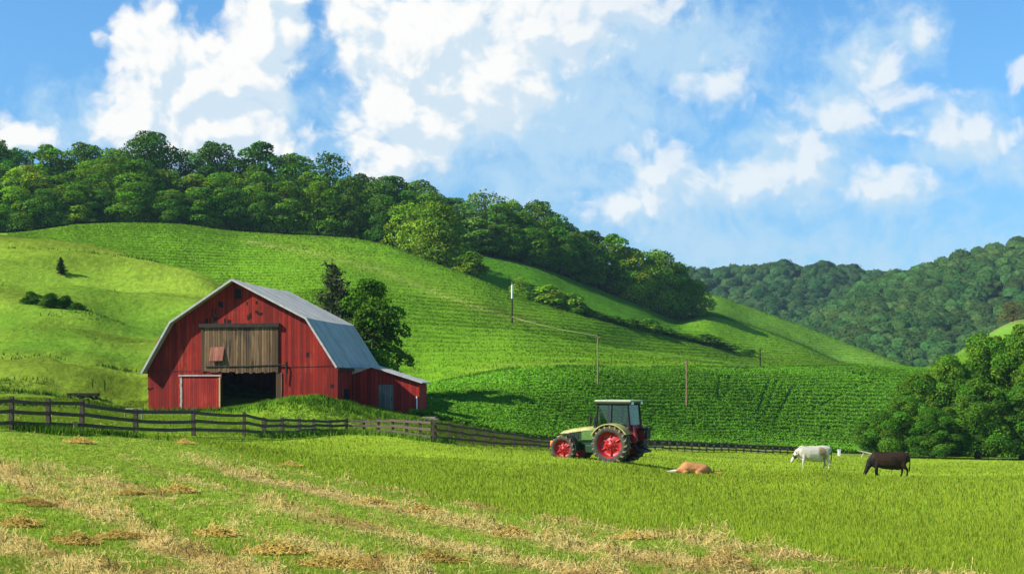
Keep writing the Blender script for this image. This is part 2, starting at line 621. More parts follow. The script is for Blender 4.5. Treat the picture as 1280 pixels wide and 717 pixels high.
def zone_colour(X, Y, k, px):
    """the colour of what grows on the land"""
    n = len(X)
    c = np.tile(FIELD, (n, 1))
    big = fbm(X / 14, Y / 14, 61, 3)[:, None]
    c = c * (0.86 + 0.30 * big)

    def lay(c, col, a):
        a = a[:, None]
        return c * (1 - a) + col * a
    ha, mo = hay_amount(X, Y)
    near = (k < 4.0).astype(float)
    c = lay(c, MOWN, mo * near)
    c = lay(c, HAY, ha * near)
    yard = sst(k, 3.97, 4.03)
    c = lay(c, YARD, yard)
    c = lay(c, STRIP, sst(k, 4.0, 4.15) * (1 - sst(k, 4.9, 5.0)) * sst(px, 525, 560))
    past = sst(k, 4.7, 5.6) * (1 - sst(px, 300, 420))
    pn = fbm(X / 22, Y / 9, 71, 4)
    c = lay(c, PAST * 1.0, past)
    st1 = fbm((X + 0.3 * Y) / 16, (Y - 0.2 * X) / 1.8, 73, 4)
    c = c * (1 + past * ((pn - 0.5) * 1.1 + (st1 - 0.5) * 1.3))[:, None]
    green = past * np.clip((pn - 0.40) * 4, 0, 1) * (1 - sst(k, 6.1, 6.9))
    c = lay(c, np.array((0.095, 0.225, 0.018)), green * 0.85)
    c = lay(c, CROP, sst(k, 4.94, 5.02) * (1 - sst(k, 5.97, 6.03)) * sst(px, 520, 540))
    hill = sst(k, 5.97, 6.05) * sst(px, 380, 480)
    hill = np.maximum(hill, sst(k, 7.1, 7.5))
    c = lay(c, HILL, hill)
    # pale headland below the hill crops and worn track over the hill
    head = hill * np.exp(-((k - 6.12) / 0.10) ** 2) * sst(px, 540, 600)
    c = lay(c, STRIP, 0.35 * head)
    ty = np.interp(px, [200, 330, 400, 470, 560, 640, 700], [282, 305, 318, 337, 372, 398, 408])
    py = HY - F * GZ_OF(X, Y, k, px) / np.maximum(Y, 1)
    trk = hill * np.exp(-((py - ty) / 2.2) ** 2) * sst(px, 280, 330) * (1 - sst(px, 640, 700)) * (k < 9.2)
    c = lay(c, np.array((0.36, 0.39, 0.10)), 0.75 * trk)
    soft = hill * np.exp(-((py - ty + 4) / 13.0) ** 2) * sst(px, 280, 400) * (1 - sst(px, 640, 700)) * (k < 9.2)
    c = lay(c, np.array((0.22, 0.345, 0.03)), 0.55 * soft)
    c = lay(c, TONG, sst(k, 9.6, 10.1) * (1 - sst(px, 840, 880)))
    c = lay(c, THIRD, sst(k, 10.9, 11.1) * sst(px, 850, 880))
    c = lay(c, np.array((0.02, 0.05, 0.01)), np.exp(-((k - 11.0) / 0.08) ** 2) * sst(px, 860, 890) * (1 - sst(px, 1050, 1070)) * 0.7)
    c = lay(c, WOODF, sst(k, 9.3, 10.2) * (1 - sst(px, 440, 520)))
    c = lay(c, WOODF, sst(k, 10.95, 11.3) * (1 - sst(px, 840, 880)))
    c = lay(c, np.array((0.2, 0.21, 0.06)), sst(k, 11.4, 11.9) * sst(px, 1200, 1240))
    return c


def GZ_OF(X, Y, k, px):
    return ground(X, Y)[0]


def foliage_mat(name, up=0.0, trans=0.3, objcol=True):
    m = bpy.data.materials.new(name)
    m.use_nodes = True
    t = NT(m.node_tree)
    t.n.clear()
    at = t.add('ShaderNodeAttribute', attribute_name='Col')
    col = at.outputs['Color']
    if objcol:
        oi = t.add('ShaderNodeObjectInfo')
        col = t.mix(1.0, col, oi.outputs['Color'], 'MULTIPLY')
    df = t.add('ShaderNodeBsdfDiffuse')
    t.put(df.inputs[0], col)
    tr = t.add('ShaderNodeBsdfTranslucent')
    t.put(tr.inputs[0], t.mix(1.0, col, (1.25, 1.25, 0.7), 'MULTIPLY'))
    ms = t.add('ShaderNodeMixShader')
    ms.inputs[0].default_value = trans
    t.l.new(df.outputs[0], ms.inputs[1])
    t.l.new(tr.outputs[0], ms.inputs[2])
    if up > 0:
        geo = t.add('ShaderNodeNewGeometry')
        na = t.add('ShaderNodeAttribute', attribute_name='nrm')
        sc_ = t.vmath('SCALE', na.outputs['Vector'])
        sc_.node.inputs['Scale'].default_value = up
        nv = t.vmath('ADD', t.vmath('SCALE', geo.outputs['Normal']), sc_)
        nv.node.inputs[0].links[0].from_node.inputs['Scale'].default_value = 1 - up
        nv = t.vmath('NORMALIZE', nv)
        t.l.new(nv, df.inputs['Normal'])
    out = t.add('ShaderNodeOutputMaterial')
    t.l.new(ms.outputs[0], out.inputs[0])
    return m


def ground_mat():
    m = bpy.data.materials.new('grassland')
    m.use_nodes = True
    t = NT(m.node_tree)
    t.n.clear()
    at = t.add('ShaderNodeAttribute', attribute_name='Col')
    rw = t.add('ShaderNodeAttribute', attribute_name='rowfield')
    geo = t.add('ShaderNodeNewGeometry')
    pos = geo.outputs['Position']
    sz = t.add('ShaderNodeSeparateXYZ')
    t.l.new(pos, sz.inputs[0])
    n1 = t.noise(pos, 1.6, 6, 0.65)
    n2 = t.noise(pos, 0.12, 4, 0.55)
    col = t.mix(1.0, at.outputs['Color'], t.ramp(n1, [(0.25, 0.62), (0.75, 1.35)]), 'MULTIPLY')
    col = t.mix(1.0, col, t.ramp(n2, [(0.3, 0.84), (0.7, 1.16)]), 'MULTIPLY')
    wv = t.noise(pos, 0.07, 2, 0.5)
    stripe = t.math('COSINE', t.math('MULTIPLY_ADD', sz.outputs[2], 2 * math.pi / 0.78, t.math('MULTIPLY', wv, 14.0)))
    dark = t.math('MULTIPLY', t.smooth(stripe, -0.1, -0.9, 0, 0.20), rw.outputs['Fac'])
    col = t.mix(dark, col, (0.035, 0.075, 0.012))
    df = t.add('ShaderNodeBsdfDiffuse')
    t.put(df.inputs[0], col)
    bp = t.add('ShaderNodeBump')
    bp.inputs['Strength'].default_value = 0.8
    bp.inputs['Distance'].default_value = 0.25
    t.put(bp.inputs['Height'], n1)
    t.l.new(bp.outputs[0], df.inputs['Normal'])
    out = t.add('ShaderNodeOutputMaterial')
    t.l.new(df.outputs[0], out.inputs[0])
    return m


M_GROUND = ground_mat()
M_GRASS = foliage_mat('grass_blades', up=0.80, trans=0.18)
M_SWARD = foliage_mat('sward', up=0.93, trans=0.12)
M_LEAF = foliage_mat('leaves', trans=0.22)
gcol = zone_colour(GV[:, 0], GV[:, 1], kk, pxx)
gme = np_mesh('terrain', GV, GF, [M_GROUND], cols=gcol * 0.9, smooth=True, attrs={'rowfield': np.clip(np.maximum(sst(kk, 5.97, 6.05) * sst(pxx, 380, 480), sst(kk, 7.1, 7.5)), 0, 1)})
tag(link(bpy.data.objects.new('terrain', gme)), 'rolling green farmland of fields and pasture under the barn', 'terrain', kind='structure')
# the meadow goes on behind the viewpoint
bv = np.array([(-900, 3.9, -3.46), (900, 3.9, -3.46), (900, -400, -3.6), (-900, -400, -3.6)])
bme = np_mesh('meadow', bv, np.array([(0, 3, 2, 1)]), [M_GROUND], cols=np.tile(FIELD, (4, 1)))
tag(link(bpy.data.objects.new('meadow', bme)), 'flat green meadow behind the viewpoint', 'meadow', kind='structure')


# ------------------------------------------------------------------ grass and crops
def land_normal(X, Y, Z, e=0.6):
    zx = (ground(X + e, Y)[0] - Z) / e
    zy = (ground(X, Y + e)[0] - Z) / e
    n = np.stack([-zx, -zy, np.ones_like(zx)], -1)
    return n / np.linalg.norm(n, axis=1)[:, None]


def blades(X, Y, Z, h, wd, col, lean=0.35, name='grass', mat=None, ang=None, quad=False):
    n = len(X)
    a = RNG.uniform(0, 2 * np.pi, n) if ang is None else ang
    la = RNG.uniform(0, 2 * np.pi, n)
    ll = h * RNG.uniform(0.05, 1.0, n) * lean
    dx, dy = np.cos(a) * wd * 0.5, np.sin(a) * wd * 0.5
    V = np.empty((n, 3, 3), np.float32)
    V[:, 0] = np.stack([X - dx, Y - dy, Z - 0.02], -1)
    V[:, 1] = np.stack([X + dx, Y + dy, Z - 0.02], -1)
    V[:, 2] = np.stack([X + np.cos(la) * ll, Y + np.sin(la) * ll, Z + h], -1)
    cc = np.repeat(col, 3, axis=0)
    fc = np.arange(n * 3).reshape(n, 3)
    me = np_mesh(name, V.reshape(-1, 3), fc, [mat or M_GRASS], cols=cc, attrs={'nrm': np.repeat(land_normal(X, Y, Z), 3, axis=0)})
    return link(bpy.data.objects.new(name, me))


def jitter(col, a, b=0.0):
    n = len(col)
    c = col * RNG.uniform(1 - a, 1 + a, n)[:, None]
    if b:
        c[:, 0] *= RNG.uniform(1 - b, 1 + b, n)
    return np.clip(c, 0.002, 0.9)


# near field: even density over the picture
N = 640000
spx = RNG.uniform(-140, 1420, N)
spy = RNG.uniform(540, 790, N)
sd_ = F * 3.75 / (spy - HY)
sd_ = np.where(sd_ > 55, 55 + (sd_ - 55) * 2.6, sd_)
sX = (spx - CX) / F * sd_
sY = sd_
sZ, sk, _ = ground(sX, sY)
ok = sk < 4.02
sX, sY, sZ, sk, spx = sX[ok], sY[ok], sZ[ok], sk[ok], spx[ok]
ha, mo = hay_amount(sX, sY)
ok = RNG.random(len(sX)) > ha * 0.85 + mo * 0.25
sX, sY, sZ, sk, spx, ha, mo = [q[ok] for q in (sX, sY, sZ, sk, spx, ha, mo)]
zc = zone_colour(sX, sY, sk, spx)
hgt = (0.110 * (1 - mo) + 0.055 * mo) * RNG.uniform(0.6, 1.3, len(sX)) * (0.7 + 0.6 * fbm(sX / 3, sY / 3, 91, 3))
tipc = jitter(zc, 0.22, 0.2)
dry = RNG.random(len(sX)) < 0.10
tipc[dry] = tipc[dry] * 0.4 + np.array((0.24, 0.25, 0.07)) * 0.6
tag(blades(sX, sY, sZ, hgt, np.maximum(0.010, sY * 0.00060), tipc, 0.45),
    'short bright green meadow grass filling the near field', 'grass', kind='stuff')

# tufts of rank grass under the fence and round the barn
def rank_grass(pts, n, hh, col, name, label):
    X, Y = [], []
    for (px, d, rx, ry, wgt) in pts:
        m = int(n * wgt)
        x0 = (px - CX) / F * d
        X.append(RNG.normal(x0, rx, m))
        Y.append(RNG.normal(d, ry, m))
    X = np.concatenate(X)
    Y = np.concatenate(Y)
    Z = ground(X, Y)[0]
    c = jitter(np.tile(np.array(col), (len(X), 1)), 0.35, 0.2)
    h = hh * RNG.uniform(0.4, 1.2, len(X))
    tag(blades(X, Y, Z, h, np.maximum(0.03, Y * 0.0009), c, 0.6, name), label, 'grass', kind='stuff')


pts = [(50, 49.0, 0.6, 0.4, 0.8), (72, 49.0, 0.5, 0.4, 0.6), (135, 51, 1.2, 0.3, 0.16)]
pts += [(px, d, 0.5, 0.4, 0.03) for px, d in zip(np.linspace(320, 560, 40), np.interp(np.linspace(320, 560, 40), [110, 242, 305, 392, 433, 491, 542, 560], [50, 57, 63, 74, 77, 76, 70, 75]))]
pts += [(px, d, 0.9, 0.5, 0.06) for px, d in zip(np.linspace(185, 530, 30), [88.5] * 30)]
pts += [(392, 83, 2.2, 1.3, 0.6), (360, 82.5, 1.8, .9, .3), (430, 83.5, 2.0, 1.0, .35)]
rank_grass(pts, 5000, 0.34, (0.125, 0.275, 0.020), 'rank_grass', 'taller dark green grass along the rail fence and barn walls')

bx = RNG.uniform(545, 1075, 17000)  # rough grass, coloured dark to draw the terrace edge's shadow line
bD, _ = knots(bx)
bk_ = RNG.normal(5.985, 0.016, len(bx))
bY = bD[:, 5] * (6 - bk_) + bD[:, 6] * (bk_ - 5)
bX = (bx - CX) / F * bY
thin = fbm(bx / 60, bx * 0 + 3.3, 301, 3) > 0.47
bX, bY = bX[thin], bY[thin]
tag(blades(bX, bY, ground(bX, bY)[0], RNG.uniform(.2, .75, len(bX)), np.full(len(bX), .18), jitter(np.tile(np.array((.050, .150, .014)), (len(bX), 1)), .3), .5, 'bank_shade_grass', M_GRASS),
    'rough grass darkened as a shadow line along the bank between hill and terrace crops', 'grass', kind='stuff')

# yard, mound, strip and pasture grass
N = 190000
spx = RNG.uniform(-60, 700, N)
u = RNG.random(N)
D4, _ = knots(spx)
sk = 4.0 + RNG.uniform(0, 1, N) ** 0.8 * 1.2
i0 = np.minimum(sk.astype(int), 13)
sY = D4[np.arange(N), i0] * (1 - (sk - i0)) + D4[np.arange(N), i0 + 1] * (sk - i0)
sX = (spx - CX) / F * sY
ok = (sk < 5.12)
sX, sY, spx = sX[ok], sY[ok], spx[ok]
sZ, sk, _ = ground(sX, sY)
zc = jitter(zone_colour(sX, sY, sk, spx), 0.12, 0.1)
blade_h = np.where((sk < 5) & (spx < 330), 0.06, 0.13) * RNG.uniform(0.5, 1.3, len(sX))
tag(blades(sX, sY, sZ, blade_h, np.maximum(0.02, sY * 0.0006), zc, 0.5, 'pasture_grass', M_SWARD),
    'rough pasture grass on the left hill, barnyard and earth mound', 'grass', kind='stuff')

# rough tufts along the cattle terraces of the left pasture
N = 60000
spx = RNG.uniform(-80, 335, N)
sk = 4.75 + RNG.random(N) ** 0.9 * 2.2
D4, _ = knots(spx)
i0 = sk.astype(int)
sY = D4[np.arange(N), i0] * (1 - (sk - i0)) + D4[np.arange(N), i0 + 1] * (sk - i0)
sX = (spx - CX) / F * sY
rid2 = fbm((sX * 0.8 + sY * 0.35) / 11.0, (sY - 0.35 * sX) / 2.6, 29, 3)
patch = fbm(sX / 13, sY / 8, 83, 3)
low = np.clip((6.9 - sk) / 1.6, 0.15, 1)
ok = RNG.random(N) < np.clip((rid2 - 0.55) * 9, 0, 1) * np.clip((patch - 0.42) * 6, 0, 1) * low
sX, sY = sX[ok], sY[ok]
tag(blades(sX, sY, ground(sX, sY)[0], RNG.uniform(.12, .42, len(sX)), np.maximum(.10, sY * .0011), jitter(np.tile(np.array((.060, .150, .014)), (len(sX), 1)), .35, .2), .7, 'pasture_tufts', M_GRASS),
    'dark rough grass tufts along the terraces of the left pasture', 'grass', kind='stuff')

# leafy crop on the terrace behind the fence, in curving drills
N = 150000
spx = RNG.uniform(515, 1290, N)
f_ = RNG.random(N)
D4, _ = knots(spx)
nrow = 30
rowi = np.floor(f_ * nrow) / nrow
f2 = rowi + RNG.normal(0.5, 0.17, N) / nrow
sY = D4[:, 5] * (1 - f2) + D4[:, 6] * f2
sX = (spx - CX) / F * sY
keep = (fbm(sX / 3.5, sY / 2.2, 131, 3) > 0.22)
# wheel tracks left by the sprayer
px_t = spx
trk = np.zeros(N, bool)
for (a, b, ta, tb) in ((945, 962, .40, .75), (954, 972, .38, .75), (966, 990, .30, .66), (1010, 1085, .42, .70), (690, 700, .1, .5), (905, 912, .55, .8), (895, 900, .55, .8), (1030, 1036, .05, .3), (1022, 1027, .05, .3)):
    xx = a + (b - a) * (f2 - ta) / (tb - ta)
    trk |= (np.abs(px_t - xx) < 2.8) & (f2 > ta) & (f2 < tb)
keep &= ~trk
sX, sY, spx = sX[keep], sY[keep], spx[keep]
sZ, sk, _ = ground(sX, sY)
cc = np.tile(np.array((0.125, 0.315, 0.022)), (len(sX), 1)) * (0.70 + 0.68 * fbm(sX / 24, sY / 7, 151, 4))[:, None]


def leafy(X, Y, Z, hmax, size, col, per, name):
    """low leafy plants: a few broad leaves each"""
    X, Y, Z, hmax = [np.repeat(q, per) for q in (X, Y, Z, hmax)]
    n = len(X)
    c = np.stack([X + RNG.normal(0, .12, n), Y + RNG.normal(0, .12, n), Z + hmax * RNG.uniform(.15, 1.0, n)], -1)
    nn = RNG.normal(0, .75, (n, 3)) + np.array((0, -0.15, 0.9))
    nn /= np.linalg.norm(nn, axis=1)[:, None]
    t1 = np.cross(nn, RNG.normal(size=(n, 3)))
    t1 /= np.linalg.norm(t1, axis=1)[:, None]
    b1 = np.cross(nn, t1)
    s_ = (size * RNG.uniform(.6, 1.4, n))[:, None]
    V = np.stack([c - t1 * s_, c + b1 * s_ * .6, c + t1 * s_ - nn * s_ * .3, c - b1 * s_ * .6], 1)
    kc = jitter(np.repeat(col, per, axis=0), .28, .2)
    ln = np.repeat(land_normal(X[::per], Y[::per], Z[::per]), per * 4, axis=0)
    me = np_mesh(name, V.reshape(-1, 3), np.arange(4 * n).reshape(-1, 4), [M_CROP], cols=np.repeat(kc, 4, 0), attrs={'nrm': ln})
    return link(bpy.data.objects.new(name, me))


M_CROP = foliage_mat('crop_leaves', up=0.78, trans=0.2)
tag(leafy(sX, sY, sZ, 0.35 + 0.30 * fbm(sX / 4, sY / 4, 141, 3), 0.105, cc, 5, 'leafy_crop'),
    'dense leafy green crop growing in drills on the terrace behind the fence', 'crop', kind='stuff')

def row_phase(X, Y, Z):
    return 2 * np.pi * (Z / 0.78 + 0.9 * fbm(X / 16, Y / 16, 171, 2))


# finer crop in contour rows over the hill fields
N = 520000
spx = RNG.uniform(10, 1230, N)
D4, _ = knots(spx)
lo = np.where(spx < 300, 8.0, np.where(spx < 420, 7.2, 6.0))
hi = np.where(spx < 470, 9.03, np.where(spx < 850, 11.0, 12.05))
f_ = lo + (hi - lo) * RNG.random(N)
fr = f_
i0 = np.clip(fr.astype(int), 0, 13)
ft = fr - i0
sY = D4[np.arange(N), i0] * (1 - ft) + D4[np.arange(N), i0 + 1] * ft
sX = (spx - CX) / F * sY
sZ, sk, _ = ground(sX, sY)
zc = zone_colour(sX, sY, sk, spx)
trackish = np.clip((zc[:, 0] - 0.22) / 0.08, 0, 1)
rowph = row_phase(sX, sY, sZ)
rowc = (0.5 + 0.5 * np.cos(rowph)) ** 1.2
ok = (RNG.random(N) > trackish * 0.7) & (RNG.random(N) < 0.12 + 0.88 * rowc)
zc = zc * (0.80 + 0.27 * rowc)[:, None] * (0.74 + 0.54 * fbm(sX / 30, sY / 16 + sZ / 4, 177, 4))[:, None]
sX, sY, sZ, zc, sk = [q[ok] for q in (sX, sY, sZ, zc, sk)]
h = RNG.uniform(0.10, 0.28, len(sX))
tag(blades(sX, sY, sZ, h, np.maximum(0.09, sY * 0.0008), jitter(zc, 0.08, 0.08), 0.8, 'hill_crop', M_SWARD),
    'fine light green crop in contour rows over the main hill', 'crop', kind='stuff')

# loose hay in the swaths
N = 330000
sY = F * 3.55 / (RNG.uniform(545, 790, N) - HY)
sX = (RNG.uniform(-160, 1300, N) - CX) / F * sY
ha, mo = hay_amount(sX, sY)
ok = RNG.random(N) < ha * 1.0 + 0.03 * mo
sX, sY, ha = sX[ok], sY[ok], ha[ok]
sZ = ground(sX, sY)[0]
n = len(sX)
lump = fbm(sX / 0.9, sY / 0.9, 161, 3)
pile = np.clip(lump - 0.42, 0, 1) * 1.5 * ha
a = RNG.normal(math.atan2(WD[1], WD[0]), 1.1, n)
L = RNG.uniform(0.06, 0.24, n)
wd = np.maximum(0.007, sY * 0.00035)
hx, hy = np.cos(a) * L / 2, np.sin(a) * L / 2
zb = sZ + 0.03 + pile * RNG.random(n)
tilt = RNG.normal(0, 0.07, n)
V = np.empty((n, 3, 3), np.float32)
V[:, 0] = np.stack([sX - hx - np.sin(a) * wd, sY - hy + np.cos(a) * wd, zb - tilt], -1)
V[:, 1] = np.stack([sX - hx + np.sin(a) * wd, sY - hy - np.cos(a) * wd, zb - tilt + 0.01], -1)
V[:, 2] = np.stack([sX + hx, sY + hy, zb + tilt], -1)
hc = jitter(np.tile(np.array((0.54, 0.42, 0.155)), (n, 1)), 0.35, 0.15)
brn = fbm(sX / 0.7, sY / 0.7, 163, 3) > 0.60
hc[brn] *= np.array((.62, .55, .50))
me = np_mesh('loose_hay', V.reshape(-1, 3), np.arange(n * 3).reshape(n, 3), [M_GRASS], cols=np.repeat(hc, 3, 0), attrs={'nrm': np.tile(np.array((0, 0, 1.0)), (n * 3, 1))})
tag(link(bpy.data.objects.new('loose_hay', me)), 'loose dry hay lying in long swaths on the mown corner', 'hay', kind='stuff')


# ------------------------------------------------------------------ materials for built things
def base_mat(name, rough=0.7, metal=0.0, spec=0.3):
    m = bpy.data.materials.new(name)
    m.use_nodes = True
    t = NT(m.node_tree)
    b = t.n['Principled BSDF']
    b.inputs['Roughness'].default_value = rough
    b.inputs['Metallic'].default_value = metal
    b.inputs['Specular IOR Level'].default_value = spec
    return m, t, b


def plain(name, col, rough=0.6, metal=0.0, var=0.25, scale=6.0, spec=0.3):
    m, t, b = base_mat(name, rough, metal, spec)
    tcn = t.add('ShaderNodeTexCoord')
    n = t.noise(tcn.outputs['Object'], scale, 5, 0.6)
    c = t.mix(1.0, (*col, 1), t.ramp(n, [(0.25, 1 - var), (0.75, 1 + var)]), 'MULTIPLY')
    t.put(b.inputs['Base Color'], c)
    bp = t.add('ShaderNodeBump')
    bp.inputs['Strength'].default_value = 0.25
    bp.inputs['Distance'].default_value = 0.02
    t.put(bp.inputs['Height'], n)
    t.l.new(bp.outputs[0], b.inputs['Normal'])
    return m


def board_mat(name, col, worn, board=0.24, axis=0, wear=0.5, vary=0.35):
    """vertical boards: colour differs from board to board, paint worn in streaks"""
    m, t, b = base_mat(name, 0.8, 0, 0.2)
    tcn = t.add('ShaderNodeTexCoord')
    sp = t.add('ShaderNodeSeparateXYZ')
    t.l.new(tcn.outputs['Object'], sp.inputs[0])
    x = t.math('ADD', sp.outputs[0], t.math('MULTIPLY', sp.outputs[1], 0.97)) if axis == 2 else sp.outputs[axis]
    xb = t.math('DIVIDE', x, board)
    cell = t.math('FLOOR', xb)
    fr = t.math('FRACT', xb)
    wn = t.add('ShaderNodeTexWhiteNoise', noise_dimensions='1D')
    t.put(wn.inputs['W'], cell)
    cmb = t.add('ShaderNodeCombineXYZ')
    t.put(cmb.inputs[0], t.math('MULTIPLY', x, 9.0))
    t.put(cmb.inputs[1], t.math('MULTIPLY', cell, 3.7))
    t.put(cmb.inputs[2], t.math('MULTIPLY', sp.outputs[2], 0.55))
    st = t.noise(cmb.outputs[0], 1.0, 5, 0.65)
    big = t.noise(tcn.outputs['Object'], 0.45, 4, 0.6)
    c = t.mix(1.0, (*col, 1), t.ramp(wn.outputs[0], [(0, 1 - vary), (1, 1 + vary)]), 'MULTIPLY')
    wf = t.smooth(t.math('ADD', st, t.math('MULTIPLY', big, 0.6)), 0.80 + (0.5 - wear) * 0.5, 1.05 + (0.5 - wear) * 0.5)
    c = t.mix(wf, c, (*worn, 1))
    c = t.mix(1.0, c, t.ramp(big, [(0.3, 0.78), (0.7, 1.15)]), 'MULTIPLY')
    gap = t.math('LESS_THAN', fr, 0.09)
    c = t.mix(gap, c, (0.012, 0.006, 0.004))
    t.put(b.inputs['Base Color'], c)
    edge = t.smooth(fr, 0.0, 0.14)
    hgt = t.math('ADD', t.math('MULTIPLY', edge, 1.0), t.math('MULTIPLY', st, 0.35))
    hgt = t.math('ADD', hgt, t.math('MULTIPLY', wn.outputs[0], 0.5))
    bp = t.add('ShaderNodeBump')
    bp.inputs['Strength'].default_value = 0.8
    bp.inputs['Distance'].default_value = 0.03
    t.put(bp.inputs['Height'], hgt)
    t.l.new(bp.outputs[0], b.inputs['Normal'])
    return m


def tin_mat(name, col, rough=0.5):
    m, t, b = base_mat(name, rough, 0.12, 0.35)
    tcn = t.add('ShaderNodeTexCoord')
    sp = t.add('ShaderNodeSeparateXYZ')
    t.l.new(tcn.outputs['Object'], sp.inputs[0])
    y = sp.outputs[1]
    cell = t.math('FLOOR', t.math('DIVIDE', y, 0.75))
    wn = t.add('ShaderNodeTexWhiteNoise', noise_dimensions='1D')
    t.put(wn.inputs['W'], cell)
    n = t.noise(tcn.outputs['Object'], 1.2, 5, 0.65)
    c = t.mix(1.0, (*col, 1), t.ramp(wn.outputs[0], [(0, 0.86), (1, 1.1)]), 'MULTIPLY')
    c = t.mix(1.0, c, t.ramp(n, [(0.3, 0.82), (0.7, 1.12)]), 'MULTIPLY')
    rust = t.smooth(t.noise(tcn.outputs['Object'], 2.7, 6, 0.7), 0.62, 0.75, 0, 0.35)
    c = t.mix(rust, c, (0.20, 0.15, 0.11))
    t.put(b.inputs['Base Color'], c)
    rib = t.math('ABSOLUTE', t.math('SINE', t.math('MULTIPLY', y, math.pi / 0.25)))
    bp = t.add('ShaderNodeBump')
    bp.inputs['Strength'].default_value = 0.6
    bp.inputs['Distance'].default_value = 0.03
    t.put(bp.inputs['Height'], t.math('POWER', rib, 0.4))
    t.l.new(bp.outputs[0], b.inputs['Normal'])
    return m


M_RED = board_mat('red_boards', (0.23, 0.013, 0.007), (0.32, 0.042, 0.022), wear=0.42)
M_REDDOOR = board_mat('red_door_boards', (0.32, 0.022, 0.015), (0.42, 0.08, 0.05), board=0.17, wear=0.45)
M_GREYW = board_mat('weathered_boards', (0.165, 0.100, 0.050), (0.035, 0.025, 0.017), board=0.21, wear=0.62, vary=0.5)
M_PINKW = board_mat('faded_boards', (0.30, 0.10, 0.065), (0.38, 0.19, 0.13), board=0.15, wear=0.6)
M_GREYDOOR = board_mat('grey_door_boards', (0.12, 0.12, 0.11), (0.2, 0.2, 0.18), board=0.2, wear=0.5)
M_TIN = tin_mat('tin_roof', (0.40, 0.395, 0.36), 0.68)
M_TRIM = plain('white_trim', (0.40, 0.385, 0.37), 0.6, var=0.3, scale=3)
M_TRIMW = plain('flaking_white', (0.34, 0.27, 0.24), 0.8, var=0.6, scale=5)
M_TRIMY = plain('yellowed_trim', (0.45, 0.34, 0.14), 0.7, var=0.3)
M_DARKW = plain('dark_wood', (0.030, 0.022, 0.018), 0.9, var=0.4)
M_DARKINSIDE = plain('painted_dark_inside', (0.010, 0.007, 0.006), 0.95, var=0.3)  # near-black colour painted for the unlit inside of the barn
M_EARTH = plain('earth_floor', (0.05, 0.04, 0.03), 0.95, var=0.3)
M_FENCE = plain('fence_timber', (0.080, 0.060, 0.044), 0.9, var=0.5, scale=9)
M_FENCEG = plain('grey_fence_timber', (0.20, 0.17, 0.13), 0.9, var=0.4, scale=9)
M_BARK = plain('bark', (0.055, 0.042, 0.030), 0.95, var=0.4, scale=5)
M_POLE = plain('pole_timber', (0.22, 0.15, 0.085), 0.85, var=0.3)
M_WHITE = plain('white_paint', (0.70, 0.70, 0.68), 0.55, var=0.12)


def find_d(px, py, d0, d1):
    """distance at which the land at this column shows at this row"""
    ds = np.linspace(d0, d1, 240)
    X = (px - CX) / F * ds
    z = ground(X, ds)[0]
    row = HY - F * z / ds
    j = int(np.argmin(np.abs(row - py)))
    return float(ds[j])


# ------------------------------------------------------------------ barn
B_YAW = R(9.0)
B_O = P(421, 505, 90.0)
B_X = Vector((math.cos(B_YAW), -math.sin(B_YAW), 0))
B_Y = Vector((math.sin(B_YAW), math.cos(B_YAW), 0))


def fac(px, py, yo=0.0):
    """photo point -> (x, z) on the plane local y = yo of the barn"""
    r_ = Vector(((px - CX) / F, 1.0, (HY - py) / F))
    o = B_O + B_Y * yo
    t = o.dot(B_Y) / r_.dot(B_Y)
    q = r_ * t - B_O
    return (q.dot(B_X), q.z)


BL = 11.4
barn = empty('barn', B_O, 'big weathered red barn with grey gambrel tin roof and an open doorway', 'barn', rz=-B_YAW)
Lb, Le, Lk, Pk, Rk, Re, Rb = fac(186, 518), fac(184.5, 463), fac(217.5, 404), fac(294, 351.5), fac(385, 399), fac(420.5, 455.5), fac(421, 518)


def lerp_line(a, b, x):
    t = (x - a[0]) / (b[0] - a[0])
    return (x, a[1] + (b[1] - a[1]) * t)


hx0, hz = fac(277, 464)
hx1, _ = fac(345, 464)
t0 = lerp_line(Lk, Pk, hx0)
t1 = lerp_line(Pk, Rk, hx1)
zb = Lb[1]
m = MB()
m.prism([Lb, Le, Lk, t0, (hx0, zb)], 0, 0.12)
m.prism([(hx0, hz), t0, Pk, t1, (hx1, hz)], 0, 0.12)
m.prism([(hx1, zb), t1, Rk, Re, Rb], 0, 0.12)
m.build('front_wall', M_RED, barn)
# side and back walls
m = MB()
m.box((Re[0] - 0.06, BL / 2 + 0.06, (Re[1] + zb) / 2), (0.12, BL - 0.12, Re[1] - zb))
M_REDSIDE = board_mat('red_side_boards', (0.26, 0.016, 0.011), (0.36, 0.06, 0.04), axis=1, wear=0.4)
m.build('side_wall', M_REDSIDE, barn)
m = MB()
m.box((Le[0] + 0.06, BL / 2 + 0.06, (Le[1] + zb) / 2), (0.12, BL - 0.12, Le[1] - zb))
m.build('side_wall', M_REDSIDE, barn)
m = MB().prism([(Lb[0] + .13, zb), (Le[0] + .13, Le[1]), Lk, Pk, Rk, (Re[0] - .13, Re[1]), (Rb[0] - .13, zb)], BL - 0.12, BL)
m.build('back_wall', M_RED, barn)
MB().box(((Lb[0]) / 2, BL / 2, zb + 0.35), (abs(Lb[0]) - 0.4, BL - 0.4, 0.1)).build('floor', M_EARTH, barn)


def ext(a, b, e):
    """extend b away from a by e"""
    d = (Vector(b) - Vector(a)).normalized()
    q = Vector(b) + d * e
    return (q.x, q.y)


OV = 0.66
th = 0.10
Le2, Re2 = ext(Lk, Le, 0.30), ext(Rk, Re, 0.30)


def up(a, b, h):
    d = (Vector(b) - Vector(a)).normalized()
    return Vector((-d.y, d.x)) * h


